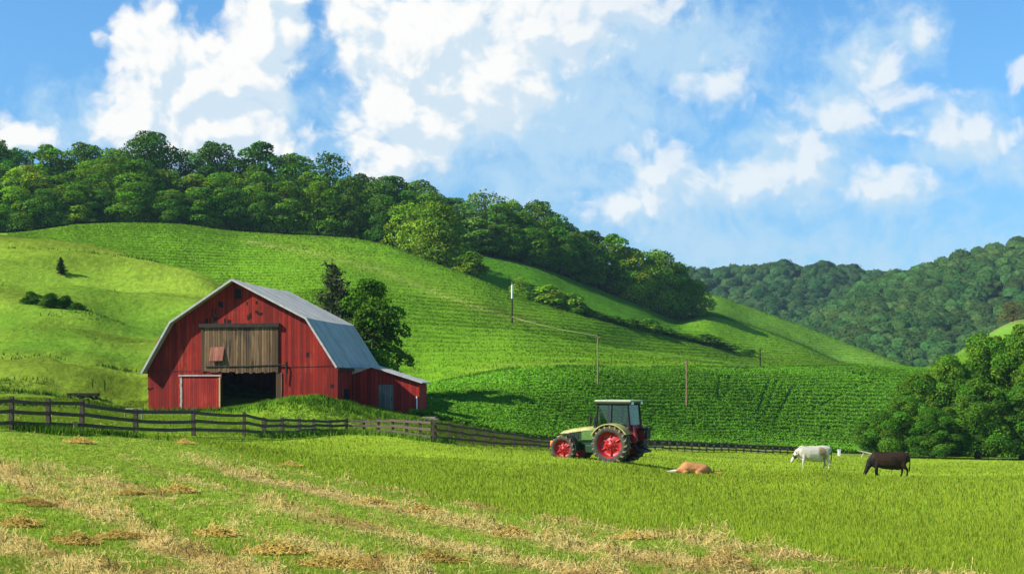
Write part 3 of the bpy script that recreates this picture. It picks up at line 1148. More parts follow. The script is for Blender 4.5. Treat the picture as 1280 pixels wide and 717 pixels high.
line = [Le2, Lk, Pk, Rk, Re2]
nrm = [up(line[i], line[i + 1], 1) for i in range(4)]
top = []
for i, p in enumerate(line):
    if i == 0:
        nn = nrm[0]
    elif i == 4:
        nn = nrm[3]
    else:
        nn = (nrm[i - 1] + nrm[i])
        nn = nn / nn.dot(nrm[i])
    top.append(((Vector(p) + nn * 0.02), (Vector(p) + nn * (0.02 + th))))
roof = MB()
ys = np.linspace(-OV, BL + 0.35, 14)
for i in range(4):
    # sheets with a slight sag along the old ridge and purlins
    a0, a1 = top[i]
    b0, b1 = top[i + 1]
    vs = []
    for y in ys:
        sag = -0.10 * math.sin(math.pi * (y + OV) / (BL + .85)) * (1 if i in (1, 2) else 0.5)
        for q, inn in ((a0, i in (0,)), (b0, i in (3,)), (b1, i in (3,)), (a1, i in (0,))):
            vs.append((q.x, y, q.y + (0 if inn else sag)))
    fs = []
    for k in range(len(ys) - 1):
        for e in range(4):
            e2 = (e + 1) % 4
            fs.append((k * 4 + e, k * 4 + e2, k * 4 + 4 + e2, k * 4 + 4 + e))
    fs.append((3, 2, 1, 0))
    fs.append(tuple(len(vs) - 4 + j for j in range(4)))
    roof.add(vs, fs)
roofo = roof.build('roof', M_TIN, barn)
seams = MB()
for i in range(4):
    a1, b1 = top[i][1], top[i + 1][1]
    for y in np.arange(-OV + 0.35, BL + 0.3, 0.75):
        sg = -0.10 * math.sin(math.pi * (y + OV) / (BL + .85))
        sa = sg * (0 if i == 0 else 1)
        sb = sg * (0 if i == 3 else 1)
        seams.tube([(a1.x, y, a1.y + 0.01 + sa), (b1.x, y, b1.y + 0.01 + sb)], 0.028, 4, smooth=False)
seams.build('seam', M_TIN, roofo)
rake = MB()
for i in range(4):
    a0, a1 = top[i]
    b0, b1 = top[i + 1]
    e0, e1 = a0 - (a1 - a0) * 0.35, b0 - (b1 - b0) * 0.35
    f1, g1 = a1 + (a1 - a0) * 0.1, b1 + (b1 - b0) * 0.1
    rake.prism([tuple(e0), tuple(e1), tuple(g1), tuple(f1)], -OV - 0.05, -OV - 0.003)
rake.build('rake_trim', M_TRIM, barn)
# eave boards
eb = MB().box((Re2[0] + 0.02, BL / 2, Re2[1] - 0.10), (0.05, BL + 0.3, 0.16))
eb.build('eave_board', M_DARKW, barn)

# weathered upper hay door of loose planks
xa, za = fac(252, 409)
xb, zb2 = fac(348.5, 466)
planks = MB()
nb = 27
for i in range(nb):
    x0 = xa + (xb - xa) * i / nb
    x1 = xa + (xb - xa) * (i + 1) / nb - 0.015
    bot = zb2 + random.uniform(-0.05, 0.12) + (0.10 if x0 < hx0 else 0)
    dy = random.uniform(0, 0.035)
    planks.box(((x0 + x1) / 2, -0.045 - dy / 2, (za + bot) / 2), (x1 - x0, 0.075 + dy, za - bot))
ld = planks.build('hay_door', M_GREYW, barn)
ld['label'] = 'weathered grey-brown plank hay door'
tb = MB()
xs0, zs0 = fac(250, 404.5)
xs1, zs1 = fac(350, 408.5)
tb.box(((xs0 + xs1) / 2, -0.13, (zs0 + zs1) / 2), (xs1 - xs0, 0.25, abs(zs0 - zs1)))
tb.build('drip_board', M_DARKW, barn)
rail = MB()
xs0, zs0 = fac(258, 458.2)
xs1, zs1 = fac(358, 455.5)
rail.tube([(xs0, -0.14, zs0), ((xs0 + xs1) / 2, -0.13, zs0 + 0.03), (xs1, -0.14, zs1)], 0.05, 6)
rail.tube([(xs1, -0.14, zs1), (xs1 + 0.05, -0.15, zs1 - 0.35), (xs1 - 0.02, -0.14, zs1 - 1.4)], 0.045, 6)
rail.build('door_track', M_DARKW, barn)
# horizontal batten lines
M_BATT = board_mat('batten_red', (0.16, 0.012, 0.009), (0.24, .04, .03))
for (p0, p1) in (((186, 463.5), (252, 463)), ((350, 458.5), (420, 456.5))):
    a = fac(*p0)
    b = fac(*p1)
    bt = MB()
    bt.prism([(a[0], a[1] - 0.04), (b[0], b[1] - 0.04), (b[0], b[1] + 0.04), (a[0], a[1] + 0.04)], -0.035, -0.002)
    bt.build('batten', M_BATT, barn)
# pale faded hatch flap hanging on the planks
a = fac(263, 434)
b = fac(281.5, 451)
hf = MB()
hf.add([(a[0], -0.34, b[1]), (b[0] - .1, -0.34, b[1] + 0.02), (b[0], -0.13, a[1] + 0.05), (a[0] + .06, -0.13, a[1]),
        (a[0], -0.29, b[1] - .03), (b[0] - .1, -0.29, b[1] - .01), (b[0], -0.09, a[1] + 0.02), (a[0] + .06, -0.09, a[1] - .03)],
       [(0, 1, 2, 3), (7, 6, 5, 4), (0, 4, 5, 1), (1, 5, 6, 2), (2, 6, 7, 3), (3, 7, 4, 0)])
hfo = hf.build('hatch', M_PINKW, barn)
hfo['label'] = 'faded pinkish hatch flap propped open'
# sliding door, pushed to the left of the opening
a = fac(228.5, 470)
b = fac(276.5, 513)
sd_o = MB().box(((a[0] + b[0]) / 2, -0.20, (a[1] + b[1]) / 2), (b[0] - a[0], 0.08, a[1] - b[1]))
door = sd_o.build('sliding_door', M_REDDOOR, barn)
MB().box(((a[0] + b[0]) / 2 - 0.05, -0.25, a[1] + 0.05), (b[0] - a[0] + 0.3, 0.19, 0.09)).build('door_rail', M_TRIM, door)
m = MB()
for k in range(9):
    z0 = a[1] - (a[1] - b[1]) * k / 9
    z1 = a[1] - (a[1] - b[1]) * (k + 1) / 9
    m.box((a[0] - 0.02 + random.uniform(-.02, .02), -0.255, (z0 + z1) / 2), (0.17, 0.05, (z0 - z1)))
m.build('edge_board', M_TRIMW, door)
MB().box((b[0] - 0.02, -0.255, (a[1] + b[1]) / 2), (0.11, 0.05, a[1] - b[1])).build('edge_board', M_TRIMY, door)
# jamb of rotten planks right of the doorway
a = fac(345.5, 464)
b = fac(353, 503)
m = MB()
for k in range(3):
    x0 = a[0] + (b[0] - a[0]) * k / 3
    m.box((x0 + 0.07, -0.03 - k * 0.005, (a[1] + b[1]) / 2 - random.uniform(0, .2)), (0.13, 0.05, a[1] - b[1]))
m.build('jamb', M_GREYW, barn)
# framed near-black panel painted as the dark inside of a gable opening
a = fac(293.3, 361)
b = fac(302, 373.5)
gw = MB().box(((a[0] + b[0]) / 2, -0.02, (a[1] + b[1]) / 2), (b[0] - a[0], 0.03, a[1] - b[1])).build('gable_dark_panel', M_DARKINSIDE, barn)
m = MB()
m.box(((a[0] + b[0]) / 2, -.035, b[1] - .03), (b[0] - a[0] + .09, .05, 0.06))
m.box((a[0] - .02, -.036, (a[1] + b[1]) / 2), (0.05, .05, a[1] - b[1] + .1))
m.box((b[0] + .02, -.035, (a[1] + b[1]) / 2), (0.05, .05, a[1] - b[1] + .1))
m.build('frame', M_RED, gw)
# near-black panels painting the dark inside where boards have dropped out
gaps = [(273, 378, 279, 384.5), (309, 392, 314, 398), (319, 388.5, 328, 392.5), (319.5, 376, 321.5, 380), (257, 398, 260, 407), (262, 397.5, 263.5, 406), (267.5, 396, 271.5, 405.5), (280, 398, 282, 406), (284, 397.5, 288.5, 403),
        (265, 385, 266, 397), (269, 386, 270, 392), (413, 480, 417, 484), (184.5, 484, 191, 486), (308, 377, 309.5, 381), (357, 452, 359, 466), (383, 440, 386, 446)]
for (x0, y0, x1, y1) in gaps:
    gm = MB()
    a = fac(x0, y0)
    b = fac(x1, y1)
    w_ = b[0] - a[0]
    k = max(1, int(w_ / 0.14))
    for j in range(k):
        dz = random.uniform(-0.12, 0.12) if k > 1 else 0
        gm.box((a[0] + w_ * (j + .5) / k, -0.008, (a[1] + b[1]) / 2 + dz), (w_ / k * 1.0, 0.02, (a[1] - b[1]) * (random.uniform(.7, 1.1) if k > 1 else 1)))
    gm.build('dark_gap_panel', M_DARKINSIDE, barn)
# right-hand side wall window, a near-black panel painted as its dark inside
def side_y(px):
    r_ = (px - CX) / F
    return (r_ * B_O.y - B_O.x) / (B_Y.x - r_ * B_Y.y)


y0, y1 = side_y(430.3), side_y(437)
zt = (HY - 486) / F * 92.5 - B_O.z
zl = (HY - 501) / F * 92.5 - B_O.z
MB().box((Re[0] + 0.012, (y0 + y1) / 2, (zt + zl) / 2), (0.03, y1 - y0, zt - zl)).build('side_window', M_DARKINSIDE, barn)
# corner boards
MB().box((Rb[0] - 0.01, -0.02, (Re[1] + zb) / 2 - .1), (0.16, 0.05, Re[1] - zb)).build('corner_board', M_RED, barn)
# small dormer on the left slope
m = MB()
dl = fac(196, 433, 3.0)
m.prism([(dl[0] + 1.3, dl[1] - .1), (dl[0] - .15, dl[1] + .05), (dl[0] + .2, dl[1] + 0.75), (dl[0] + 1.3, dl[1] + 1.35)], 3.0, 4.6)
m.build('dormer', M_RED, barn)

# lean-to on the right
LY = side_y(440.5)
lt = [fac(440.5, 521, LY), fac(440.5, 467, LY), fac(464, 459, LY), fac(524, 479.5, LY), fac(524, 526, LY)]
lt[0] = (Re[0] + 0.01, lt[0][1])
lt[1] = (Re[0] + 0.01, lt[1][1])
M_REDLT = board_mat('red_lean_to_boards', (0.25, 0.015, 0.010), (0.32, 0.04, 0.03), board=0.3, wear=0.3)
lean = MB()
lean.prism(lt, LY, LY + 0.12)
LE = LY + 2.6
lean.prism([(lt[3][0] - .12, lt[4][1]), (lt[3][0] - .12, lt[3][1] - .05), (lt[3][0], lt[3][1] - .05), (lt[3][0], lt[4][1])], LY + .121, LE)
lean.prism(lt, LE - 0.12, LE - 0.001)
lo = lean.build('lean_to', M_REDLT, barn)
r0 = fac(461, 456.8, LY)
r1 = fac(529, 478.8, LY)
dv = (Vector(r1) - Vector(r0))
nv = Vector((-dv.y, dv.x)).normalized() * 0.09
r0x = (Re[0] + 0.02, r0[1] + (Re[0] + .02 - r0[0]) * dv.y / dv.x) if False else r0
MB().prism([r0, r1, (r1[0] + nv.x, r1[1] + nv.y), (r0[0] + nv.x, r0[1] + nv.y)], LY - 0.35, LE + 0.1).build('roof', M_TIN, lo)
MB().prism([(r0[0], r0[1] - .02), (r1[0], r1[1] - .02), (r1[0] + nv.x * 1.15, r1[1] + nv.y * 1.15), (r0[0] + nv.x * 1.15, r0[1] + nv.y * 1.15)], LY - 0.40, LY - 0.355).build('fascia', M_TRIM, lo)
a, b, c_ = fac(441, 459.5, LY - .02), fac(459, 461, LY - .02), fac(441, 467.5, LY - .02)
MB().prism([(Re[0] + .02, c_[1]), b, (Re[0] + .02, a[1])], LY - 0.05, LY - 0.004).build('flashing', plain('pale_panel', (0.45, 0.36, 0.3), 0.7), lo)
a = fac(473.5, 480.5, LY)
b = fac(492, 516, LY)
ldoor = MB().box(((a[0] + b[0]) / 2, LY - 0.035, (a[1] + b[1]) / 2), (b[0] - a[0], 0.06, a[1] - b[1])).build('door', M_GREYDOOR, lo)
MB().box((b[0] - .15, LY - 0.09, (a[1] + b[1]) / 2), (0.04, 0.05, 0.2)).build('handle', M_DARKW, ldoor)
a = fac(521.3, 495, LY)
b = fac(521.3, 516, LY)
MB().tube([(a[0], LY - .06, a[1]), (a[0], LY - .06, b[1])], 0.055, 8).build('drainpipe', M_WHITE, lo)


# ------------------------------------------------------------------ trees
def crown_mesh(name, seed, n_lobes=22, n_leaf=11000, leaf=0.028, low=-0.04, rad=0.36, shape='round', lean=(0, 0), open_=0.0, lobe_r=(0.13, 0.24), col=(0.120, 0.235, 0.022)):
    """crown of a tree one unit high; leaves sit in leafy clumps"""
    g = np.random.default_rng(seed)
    cen, rr = [], []
    for i in range(n_lobes):
        u_ = (i + 0.5) / n_lobes
        z = low + 0.08 + (0.90 - low - 0.08) * u_
        prof = {'round': math.sin(math.pi * min(1, (u_ * 0.70 + 0.28))) ** 0.6,
                'tall': (1 - 0.65 * u_) * (0.75 + 0.25 * math.sin(math.pi * u_)),
                'dome': math.sqrt(max(0.05, 1 - u_ ** 2.2))}[shape]
        a = i * 2.399963 + g.uniform(-.5, .5)
        q = rad * prof * g.uniform(0.45, 0.92)
        r_ = g.uniform(*lobe_r) * (1 - 0.25 * u_)
        cen.append((math.cos(a) * q + lean[0] * u_, math.sin(a) * q + lean[1] * u_, z))
        rr.append(r_)
    for zz, qq in ((0.12, 0.55), (0.30, 0.62), (0.52, 0.62)):
        cen.append((lean[0] * .5, lean[1] * .5, low + zz * (1 - low)))
        rr.append(rad * qq)
    cen = np.array(cen)
    rr = np.array(rr)
    pw = rr ** 2
    li = g.choice(len(rr), n_leaf, p=pw / pw.sum())
    d = g.normal(size=(n_leaf, 3))
    d[:, 2] = np.where(d[:, 2] < -0.4, -d[:, 2], d[:, 2])
    d /= np.linalg.norm(d, axis=1)[:, None]
    lumps = 0.80 + 0.36 * fbm(d[:, 0] * 3 + li * 7.3, d[:, 1] * 3 + d[:, 2] * 2.1 + li * 1.7, seed, 3)
    rad_ = rr[li] * lumps * g.uniform(0.55, 1.04, n_leaf) ** 0.5
    c = cen[li] + d * rad_[:, None] * np.array((1, 1, 0.86))
    if open_ > 0:
        kp = fbm(c[:, 0] * 9 + 40, c[:, 2] * 9 + c[:, 1] * 7, seed + 5, 3) > open_
        c, d, li = c[kp], d[kp], li[kp]
        n_leaf = len(c)
    nrm_ = d + g.normal(scale=0.55, size=(n_leaf, 3))
    nrm_ /= np.linalg.norm(nrm_, axis=1)[:, None]
    t_ = np.cross(nrm_, g.normal(size=(n_leaf, 3)))
    t_ /= np.linalg.norm(t_, axis=1)[:, None]
    b_ = np.cross(nrm_, t_)
    s_ = leaf * g.uniform(0.55, 1.35, n_leaf)[:, None]
    V = np.empty((n_leaf, 4, 3), np.float32)
    V[:, 0] = c - t_ * s_ * 0.6
    V[:, 1] = c + b_ * s_ * 0.38
    V[:, 2] = c + t_ * s_ * 0.6 - nrm_ * s_ * 0.2
    V[:, 3] = c - b_ * s_ * 0.38
    lobec = g.uniform(0.70, 1.30, len(rr))[li]
    yel = g.uniform(0.85, 1.30, len(rr))[li]
    cc = np.array(col)[None] * (lobec * g.uniform(0.75, 1.3, n_leaf))[:, None]
    cc[:, 0] *= yel
    me = np_mesh(name, V.reshape(-1, 3), np.arange(n_leaf * 4).reshape(-1, 4), [M_LEAF], cols=np.repeat(cc, 4, 0))
    return me, cen, rr


def trunk_mesh(name, cen, seed, r0=0.028, low=0.1):
    g = random.Random(seed)
    mb = MB()
    top_ = 0.62
    mb.tube([(0, 0, -0.06), (0.003, 0, 0.05), (0.01 * g.uniform(-1, 1), 0.01 * g.uniform(-1, 1), low + .1), (0.02 * g.uniform(-1, 1), 0.02 * g.uniform(-1, 1), 0.42), (0, 0, top_), (0.01, 0.01, 0.86)],
            [r0 * 1.5, r0 * 1.1, r0 * 0.85, r0 * 0.6, r0 * 0.38, r0 * 0.1], 8)
    for c in list(cen)[::2]:
        z0 = max(0.06, min(0.6, c[2] * 0.62))
        mid = (c[0] * .5, c[1] * .5, (z0 + c[2]) / 2 + 0.02)
        mb.tube([(0, 0, z0), mid, (c[0] * 0.92, c[1] * 0.92, c[2])], [r0 * 0.45, r0 * 0.26, r0 * 0.08], 5)
    me = bpy.data.meshes.new(name)
    me.from_pydata(mb.v, [], mb.f)
    me.polygons.foreach_set('use_smooth', mb.s)
    me.materials.append(M_BARK)
    return me


PROTO = {}


def proto(key, **kw):
    tr = kw.pop('trunk', 0.028)
    me, cen, rr = crown_mesh('crown', **kw)
    PROTO[key] = (me, trunk_mesh('trunk', cen, kw['seed'], tr, kw.get('low', 0.1)), max(np.abs(cen[:, :2]).max() + rr.mean() * 0.6, 0.2))


proto('a', seed=1, n_lobes=22)
proto('b', seed=2, n_lobes=26, shape='dome', rad=0.34)
proto('c', seed=3, n_lobes=20, shape='round', rad=0.30, lobe_r=(0.11, 0.2))
proto('d', seed=4, n_lobes=24, shape='round', rad=0.33, open_=0.42, n_leaf=5200, leaf=0.030)
proto('e', seed=5, n_lobes=30, shape='tall', rad=0.34)
proto('A', seed=11, n_lobes=46, n_leaf=30000, leaf=0.019, low=0.02, rad=0.40, shape='dome', lobe_r=(0.09, 0.17))
proto('B', seed=12, n_lobes=52, n_leaf=30000, leaf=0.019, low=0.02, rad=0.38, shape='round', lobe_r=(0.08, 0.16))
proto('S', seed=21, n_lobes=16, n_leaf=3200, leaf=0.065, low=-0.05, rad=0.42, shape='dome', lobe_r=(0.17, 0.28), trunk=0.02)
proto('L', seed=31, n_lobes=40, n_leaf=17000, leaf=0.022, low=0.06, rad=0.27, shape='round', lobe_r=(0.06, 0.14), open_=0.36)


def tree(name, key, px, d, top_py, wpx, tint=(1, 1, 1), label=None, cat='tree', group=None, stem='trunk', leafname='crown', base=None):
    g = on_ground(px, d)
    ztop = (HY - top_py) / F * d
    H = max(0.4, ztop - g.z)
    me, tm, rad = PROTO[key]
    sx = (wpx / 2 * d / F) / rad
    t = empty(name, g, label, cat, group, rz=random.uniform(0, 6.28))
    c = link(bpy.data.objects.new(leafname, me), t)
    k = link(bpy.data.objects.new(stem, tm), t)
    for o in (c, k):
        o.scale = (sx, sx * random.uniform(.9, 1.1), H)
    c.color = (*tint, 1)
    return t


ORD = ['first', 'second', 'third', 'fourth', 'fifth', 'sixth', 'seventh', 'eighth', 'ninth', 'tenth', 'eleventh', 'twelfth', 'thirteenth', 'fourteenth', 'fifteenth', 'sixteenth', 'seventeenth', 'eighteenth', 'nineteenth', 'twentieth']
DK, MD, LT, GY = (0.50, 0.68, 0.7), (0.85, 0.95, 0.8), (1.35, 1.25, 0.8), (1.05, 1.05, 1.4)
TN = {DK: 'dark green', MD: 'mid green', LT: 'bright green', GY: 'grey-green'}

sky_rank = [(-14, 325, 168, 64, 'a', DK), (22, 325, 184, 46, 'b', DK), (64, 324, 178, 52, 'c', MD), (106, 324, 177, 56, 'a', DK), (146, 324, 184, 50, 'b', MD), (188, 318, 162, 66, 'a', DK), (232, 322, 186, 50, 'd', MD),
            (268, 322, 176, 58, 'b', DK), (322, 322, 172, 56, 'c', DK), (366, 322, 191, 54, 'b', MD), (412, 318, 189, 62, 'd', DK), (452, 325, 216, 50, 'a', DK), (488, 322, 217, 56, 'c', DK), (524, 322, 224, 52, 'a', DK),
            (566, 326, 246, 46, 'b', DK), (606, 328, 238, 60, 'd', GY), (640, 334, 248, 40, 'a', MD), (672, 332, 250, 58, 'b', DK), (706, 338, 277, 44, 'a', DK), (736, 345, 285, 42, 'c', DK)]
mid_rank = [(-10, 298, 202, 60, 'b', MD), (34, 298, 205, 56, 'a', LT), (84, 298, 212, 58, 'c', MD), (124, 298, 200, 62, 'b', MD), (160, 292, 196, 84, 'a', MD), (208, 300, 212, 56, 'b', MD), (246, 300, 216, 52, 'c', LT), (284, 300, 214, 56, 'b', MD),
            (320, 300, 212, 56, 'a', MD), (352, 300, 214, 48, 'd', DK), (392, 302, 212, 52, 'c', MD), (436, 306, 220, 50, 'b', DK), (474, 306, 224, 52, 'e', DK), (506, 306, 236, 48, 'a', DK), (540, 304, 240, 56, 'b', MD), (580, 306, 252, 52, 'd', GY),
            (620, 310, 252, 48, 'c', MD), (650, 314, 262, 46, 'a', DK), (690, 318, 270, 46, 'b', DK), (722, 325, 288, 44, 'a', DK)]
front_rank = [(-16, 272, 222, 54, 'a', MD), (20, 272, 232, 50, 'b', LT), (58, 272, 234, 52, 'a', MD), (96, 274, 228, 50, 'c', MD), (130, 276, 236, 40, 'b', DK), (172, 276, 226, 60, 'e', MD), (214, 276, 236, 48, 'a', MD), (252, 278, 232, 48, 'c', MD),
              (290, 280, 234, 46, 'b', DK), (326, 280, 238, 44, 'a', DK), (358, 282, 224, 50, 'c', MD), (398, 284, 226, 54, 'd', LT), (440, 286, 236, 50, 'a', DK), (478, 284, 244, 50, 'b', DK), (512, 274, 252, 54, 'd', LT), (548, 268, 252, 62, 'e', LT), (586, 264, 314, 44, 'S', LT)]
lower_rank = [(600, 303, 272, 44, 'c', GY), (634, 306, 278, 44, 'a', DK), (668, 309, 284, 46, 'b', DK), (700, 315, 292, 44, 'a', DK), (732, 322, 300, 44, 'b', DK), (770, 330, 289, 50, 'c', MD), (792, 330, 309, 50, 'a', LT), (822, 334, 311, 52, 'e', MD), (846, 336, 326, 36, 'b', DK), (866, 337, 348, 42, 'a', DK)]
SIZEW = lambda w_: 'broad' if w_ >= 56 else ('narrow' if w_ <= 46 else 'round-headed')
for rank, phrase in ((sky_rank, 'on the skyline of the hilltop wood'), (mid_rank, 'in the middle rank of the hilltop wood'), (front_rank, 'at the front edge of the hilltop wood'), (lower_rank, 'in the lower belt of woodland')):
    for i, (px, d, tp, wpx, key, tint) in enumerate(rank):
        nice = f'{SIZEW(wpx)} {TN[tint]} tree {phrase}, {ORD[i]} from the left'
        if key == 'S':
            nice = 'small bushy bright green tree standing out below the hilltop wood'
        k_ = random.uniform(0.78, 1.25)
        jt = (tint[0] * k_ * random.uniform(.88, 1.15), tint[1] * k_, tint[2] * k_ * random.uniform(.8, 1.2))
        tree('broadleaf_tree', key, px, d, tp, wpx * (1.3 if rank is not front_rank else 1.18), jt, nice, 'tree', 'trees of the hilltop wood')

# hedge shrubs along the shoulder of the main hill
hedge = [(650, 350, 362, 24, LT), (685, 360, 386, 44, LT), (716, 370, 394, 36, MD), (742, 392, 403, 26, MD), (766, 398, 409, 26, DK), (790, 401, 414, 30, MD), (808, 402, 419, 36, MD), (832, 414, 424, 26, DK), (855, 420, 430, 24, MD), (882, 421, 441, 40, DK), (912, 433, 446, 24, MD), (935, 440, 449, 22, DK), (754, 396, 406, 22, DK), (778, 402, 412, 24, MD), (820, 411, 422, 24, MD), (843, 418, 427, 24, MD), (867, 427, 433, 24, DK), (898, 432, 443, 22, DK), (668, 366, 378, 20, DK), (730, 386, 398, 22, DK)]
HL = ['thin pale sapling at the upper end of the hill hedge', 'large bright bush near the top of the hill hedge', 'round green bush just below the large bright bush', 'low green shrub in the middle of the hill hedge beside the second bush',
      'low dark shrub left of the gap in the hill hedge', 'spreading shrub in the hill hedge under the dark tongue field', 'taller shrub in the hill hedge below the tongue field tip', 'low dark shrub right of the taller hedge shrub',
      'small shrub near the lower end of the hill hedge, left of the round bush', 'round dark bush near the lower end of the hill hedge', 'small shrub just right of the round dark bush', 'smallest dark shrub at the bottom end of the hill hedge',
      'low shrub filling the hill hedge just right of the second round bush', 'low shrub filling the hill hedge left of the spreading shrub', 'low shrub between the taller hedge shrub and the dark one to its right', 'low shrub of the hill hedge under the tip of the tongue field', 'low shrub touching the left side of the round dark bush in the hedge', 'low shrub touching the right side of the round dark bush in the hedge', 'small dark shrub between the pale sapling and the large bright bush', 'small dark shrub just below the round green bush of the hill hedge']
for (px, tp, bp_, wpx, tint), lb in zip(hedge, HL):
    d = float(knots(np.array([float(px)]))[0][0][9]) + 3.0
    tree('hedge_shrub', 'S' if px != 650 else 'd', px, d, tp - 4, wpx * 1.1, tuple(c * 1.2 for c in tint), lb, 'shrub', 'shrubs in the hill hedge', 'stem', 'foliage')

# bushes on the left pasture
lp = [(40, 364, 382, 26, DK, 'rounded dark bush at the left end of the pasture bushes'), (63, 366, 384, 24, DK, 'middle dark bush among those on the left pasture'), (82, 369, 385, 20, DK, 'smaller dark bush right of the middle pasture bush'), (97, 378, 389, 20, DK, 'lowest dark bush at the right end of the pasture bushes')]
for px, tp, bp_, wpx, tint, lb in lp:
    d = find_d(px, bp_, 100, 150)
    tree('pasture_bush', 'S', px, d, tp, wpx * 1.1, tint, lb, 'bush', 'dark bushes on the left pasture', 'stem', 'foliage')

# big trees at the right edge of the crop
rt = [(1100, 128, 512, 60, 'B', (0.8, .9, .9), 'low dark leafy tree at the left end of the right-hand grove'), (1128, 126, 492, 66, 'A', (.9, 1, .9), 'small rounded tree second from the left of the right-hand grove'), (1150, 134, 462, 76, 'B', (.95, 1.0, .9), 'sloping leafy tree behind the small rounded tree of the right grove'),
      (1166, 124, 506, 60, 'A', (.75, .85, .85), 'short dark tree at the foot of the right-hand grove'), (1186, 135, 440, 84, 'A', (1.05, 1.05, .9), 'tall spreading tree in the middle of the right-hand grove'), (1222, 125, 470, 84, 'B', (.8, .9, .9), 'broad dark tree in front of the tall ones in the right grove'),
      (1236, 138, 412, 96, 'A', (1.05, 1.05, .9), 'tall round-headed tree topping the right-hand grove'), (1282, 137, 400, 96, 'B', (.95, 1, .9), 'tallest tree cut by the right edge of the picture'), (1278, 124, 480, 90, 'A', (.75, .85, .85), 'low dark tree under the tallest one at the right edge'), (1330, 130, 430, 90, 'B', (.9, 1, .9), 'leafy tree just outside the right edge of the picture')]
for px, d, tp, wpx, key, tint, lb in rt[:-1]:
    tree('broadleaf_tree', key, px, d, tp, wpx * 1.12, (tint[0] * .62, tint[1] * .75, tint[2] * .7), lb, 'tree', 'trees of the right-hand grove')

# the two trees behind the barn
tree('broadleaf_tree', 'L', 462, 106, 343, 86, (.52, .68, .6), 'leafy dark green tree with reaching side branches behind the barn roof', 'tree')


def conifer(name, px, d, top_py, wpx, n_whorl, label, needles=4500, lf=0.03, col=(0.035, 0.058, 0.022), sparse=0.0, seed=3):
    g = on_ground(px, d)
    H = (HY - top_py) / F * d - g.z
    rad = wpx / 2 * d / F
    q = np.random.default_rng(seed)
    t = empty(name, g, label, 'tree')
    mb = MB()
    mb.tube([(0, 0, -0.3), (0, 0, H * 0.5), (0, 0, H)], [0.022 * H, 0.013 * H, 0.003 * H], 8)
    cs, ns = [], []
    for i in range(n_whorl):
        z = H * (0.10 + 0.88 * i / n_whorl)
        L_ = rad * (1 - (i / n_whorl)) ** 0.8 * q.uniform(0.8, 1.12) + 0.06 * rad
        for j in range(6):
            a = q.uniform(0, 6.28)
            ll = L_ * q.uniform(0.6, 1.08)
            tip = (math.cos(a) * ll, math.sin(a) * ll, z - 0.12 * ll + q.uniform(-.1, .1))
            mb.tube([(0, 0, z), (tip[0] * .6, tip[1] * .6, z - .02 * ll), tip], [0.006 * H, 0.004 * H, 0.001 * H], 4)
            k = max(6, int(needles / (n_whorl * 6) * (ll / rad) * 1.7))
            u_ = q.uniform(0.12, 1.02, k)
            p = np.stack([tip[0] * u_, tip[1] * u_, z + (tip[2] - z) * u_ ** 1.6], -1)
            p += q.normal(scale=0.055 * rad + 0.03, size=(k, 3)) * np.array((1, 1, 0.55))
            p[:, 2] -= np.abs(q.normal(scale=0.05 * rad, size=k))
            cs.append(p)
    c = np.concatenate(cs)
    n = len(c)
    nn = q.normal(size=(n, 3)) + np.array((0, 0, 0.8))
    nn /= np.linalg.norm(nn, axis=1)[:, None]
    tt_ = np.cross(nn, q.normal(size=(n, 3)))
    tt_ /= np.linalg.norm(tt_, axis=1)[:, None]
    bb = np.cross(nn, tt_)
    s_ = lf * H * q.uniform(.5, 1.3, n)[:, None]
    V = np.empty((n, 4, 3), np.float32)
    V[:, 0] = c - tt_ * s_ * .7
    V[:, 1] = c + bb * s_ * .22
    V[:, 2] = c + tt_ * s_ * .7
    V[:, 3] = c - bb * s_ * .22
    cc = np.array(col)[None] * q.uniform(.65, 1.4, n)[:, None]
    me = np_mesh('needles', V.reshape(-1, 3), np.arange(4 * n).reshape(-1, 4), [M_LEAF], cols=np.repeat(cc, 4, 0))
    link(bpy.data.objects.new('needles', me), t)
    mb.build('trunk', M_BARK, t, fixn=False)
    return t


conifer('spruce_tree', 415, 108, 322, 120, 24, 'tall ragged grey-green spruce rising behind the barn roof', needles=6000, lf=0.036, col=(0.060, 0.085, 0.036))
conifer('small_conifer', 76, find_d(76, 343, 110, 160), 320, 17, 14, 'lone small dark conifer on the left pasture hill', needles=2500, lf=0.07, col=(0.03, 0.05, 0.02), seed=8)


# ------------------------------------------------------------------ fences
def bar(mb, a, b, wd, ht, sag=0.0, segs=1):
    a, b = Vector(a), Vector(b)
    t = (b - a)
    t.z = 0
    if t.length < 1e-6:
        return
    s = Vector((-t.y, t.x, 0)).normalized() * (wd / 2)
    vs, fs = [], []
    for k in range(segs + 1):
        u_ = k / segs
        p = a.lerp(b, u_) + Vector((0, 0, -sag * 4 * u_ * (1 - u_)))
        for q, z in ((s, -ht / 2), (-s, -ht / 2), (-s, ht / 2), (s, ht / 2)):
            vs.append(p + q + Vector((0, 0, z)))
    for k in range(segs):
        for e in range(4):
            e2 = (e + 1) % 4
            fs.append((k * 4 + e, k * 4 + e2, k * 4 + 4 + e2, k * 4 + 4 + e))
    fs.append((3, 2, 1, 0))
    fs.append(tuple(segs * 4 + j for j in range(4)))
    mb.add(vs, fs)


